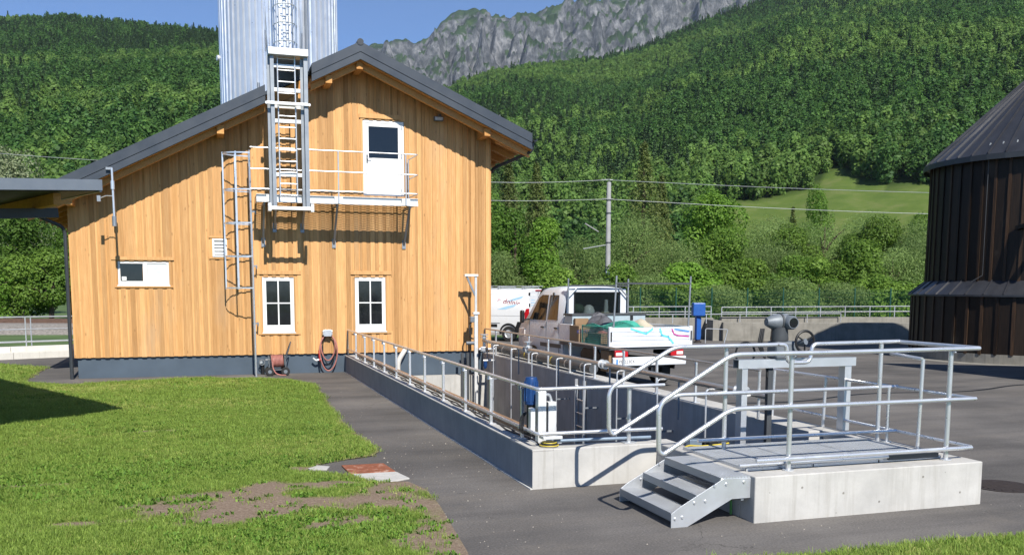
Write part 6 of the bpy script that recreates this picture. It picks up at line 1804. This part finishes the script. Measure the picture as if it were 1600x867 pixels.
MT = [(-8, 4600, 640), (1.17, 4387, 833), (4.77, 4314, 915), (7.34, 4273, 970), (9.77, 4243, 1035), (10.33, 4237, 1046), (11.84, 4224, 1068), (12.89, 4216, 1071), (13.73, 4211, 1128), (14.2, 4209, 1162), (14.68, 4207, 1190), (15.81, 4203, 1182), (16.95, 4201, 1158), (17.79, 4200, 1147), (18.4, 4200, 1172), (19.04, 4201, 1188), (20.55, 4204, 1226), (21.3, 4207, 1231), (22.63, 4214, 1218), (23.75, 4222, 1221), (24.5, 4228, 1242), (25.42, 4236, 1283), (27.63, 4261, 1323), (30.88, 4309, 1377), (36.11, 4420, 1431), (48, 4800, 1450)]
def mountain():
    az, ds, hs = (np.array([q[k] for q in MT], float) for k in range(3))
    na, nd = 620, 200
    A = np.linspace(-6, 46, na); T = np.linspace(0, 1.25, nd)
    a, t = np.meshgrid(A, T); Dr, Hr = np.interp(a, az, ds), np.interp(a, az, hs)
    d0 = 1900.0; d = d0 + (Dr - d0) * t
    prof = np.where(t < 1, .05 + .95 * np.clip(t, 0, 1) ** 1.25, 1 - 1.6 * (t - 1))
    x, y = polar(a, d); P = np.column_stack([x.ravel(), y.ravel()])
    # gullies run down the slope, ribs between them
    G_ = np.column_stack([a.ravel() * .9 + fbm(P, .003, 3, 9) * 2.5, t.ravel() * 4])
    rib = 1 - np.abs(2 * fbm(G_, .6, 3, 12) - 1) * 1.6
    rough = fbm(P, .010, 5, 3) - .5
    crag = 1 - np.abs(2 * fbm(P, .0065, 5, 6) - 1) * 1.7
    lat = np.clip(np.minimum(t, 1.0).ravel() * 4, 0, 1) * np.clip(np.abs(1.0 - t.ravel()) * 6, .05, 1)
    h = Hr.ravel() * prof.ravel() + ((rib - .5) * 120 + rough * 110 + (crag - .5) * 150) * lat + rough * 40 + (crag - .5) * 34
    V = np.column_stack([P, h])
    i = np.arange((na - 1) * (nd - 1)); ix, iy = i % (na - 1), i // (na - 1)
    Q = np.stack([iy * na + ix, iy * na + ix + 1, (iy + 1) * na + ix + 1, (iy + 1) * na + ix], 1)
    m, nt, p = new_mat('mountain_rock')
    geo = nt.nodes.new('ShaderNodeNewGeometry'); sep = nt.nodes.new('ShaderNodeSeparateXYZ'); nt.links.new(geo.outputs['Normal'], sep.inputs[0])
    n1 = _noise(nt, .009, 9, .68); n2 = _noise(nt, .03, 9, .72, (1, 1, .5)); n3 = _noise(nt, .0035, 6, .6)
    rock = _ramp(nt, n2.outputs[0], [(.30, (.038, .043, .047)), (.44, (.085, .092, .096)), (.52, (.16, .165, .17)), (.60, (.27, .272, .275)), (.74, (.44, .435, .43))]).outputs[0]
    green = _ramp(nt, n2.outputs[0], [(.35, (.022, .048, .020)), (.6, (.055, .095, .032)), (.75, (.10, .14, .05))]).outputs[0]
    s = _math(nt, 'ADD', _math(nt, 'MULTIPLY', sep.outputs[2], .75), _math(nt, 'MULTIPLY', n1.outputs[0], 1.05))
    s2 = _math(nt, 'ADD', s, _math(nt, 'MULTIPLY', n2.outputs[0], .55))
    f = _ramp(nt, s2, [(.0, (0, 0, 0)), (1.0, (1, 1, 1))])
    mr = nt.nodes.new('ShaderNodeMapRange'); mr.inputs[1].default_value = 1.27; mr.inputs[2].default_value = 1.38
    nt.links.new(s2, mr.inputs[0])
    nt.nodes.remove(f)
    c = _mix(nt, rock, green, mr.outputs[0])
    scree = _ramp(nt, n3.outputs[0], [(.68, (0, 0, 0)), (.72, (1, 1, 1))])
    c = _mix(nt, c, (.50, .49, .46), _math(nt, 'MULTIPLY', scree.outputs[0], _math(nt, 'SUBTRACT', 1.0, _math(nt, 'MULTIPLY', mr.outputs[0], .4))))
    nt.links.new(c, p.inputs['Base Color']); p.inputs['Roughness'].default_value = .95; p.inputs['Specular IOR Level'].default_value = .1
    b = nt.nodes.new('ShaderNodeBump'); b.inputs['Strength'].default_value = 1.0; b.inputs['Distance'].default_value = 22
    nt.links.new(n2.outputs[0], b.inputs['Height']); nt.links.new(b.outputs[0], p.inputs['Normal'])
    me = quads_mesh('mountain', V, Q, m)
    link('mountain', me, kind='structure')
mountain()

# ------------------------------------------------------------------ haze: the air of the valley
hz = B().box(-3500, 5200, -400, 6200, -4.6, 2100)
me = hz.mesh('haze')
hm_ = bpy.data.materials.new('valley_haze'); hm_.use_nodes = True; nt = hm_.node_tree; nt.nodes.clear()
pv_ = nt.nodes.new('ShaderNodeVolumePrincipled'); pv_.inputs['Color'].default_value = (.70, .83, 1.0, 1); pv_.inputs['Density'].default_value = 4.2e-5; pv_.inputs['Anisotropy'].default_value = .1
ou = nt.nodes.new('ShaderNodeOutputMaterial'); nt.links.new(pv_.outputs[0], ou.inputs['Volume'])
me.materials.append(hm_)
tag(link('haze', me, kind='stuff'), 'faint blue haze in the air of the valley', 'haze')
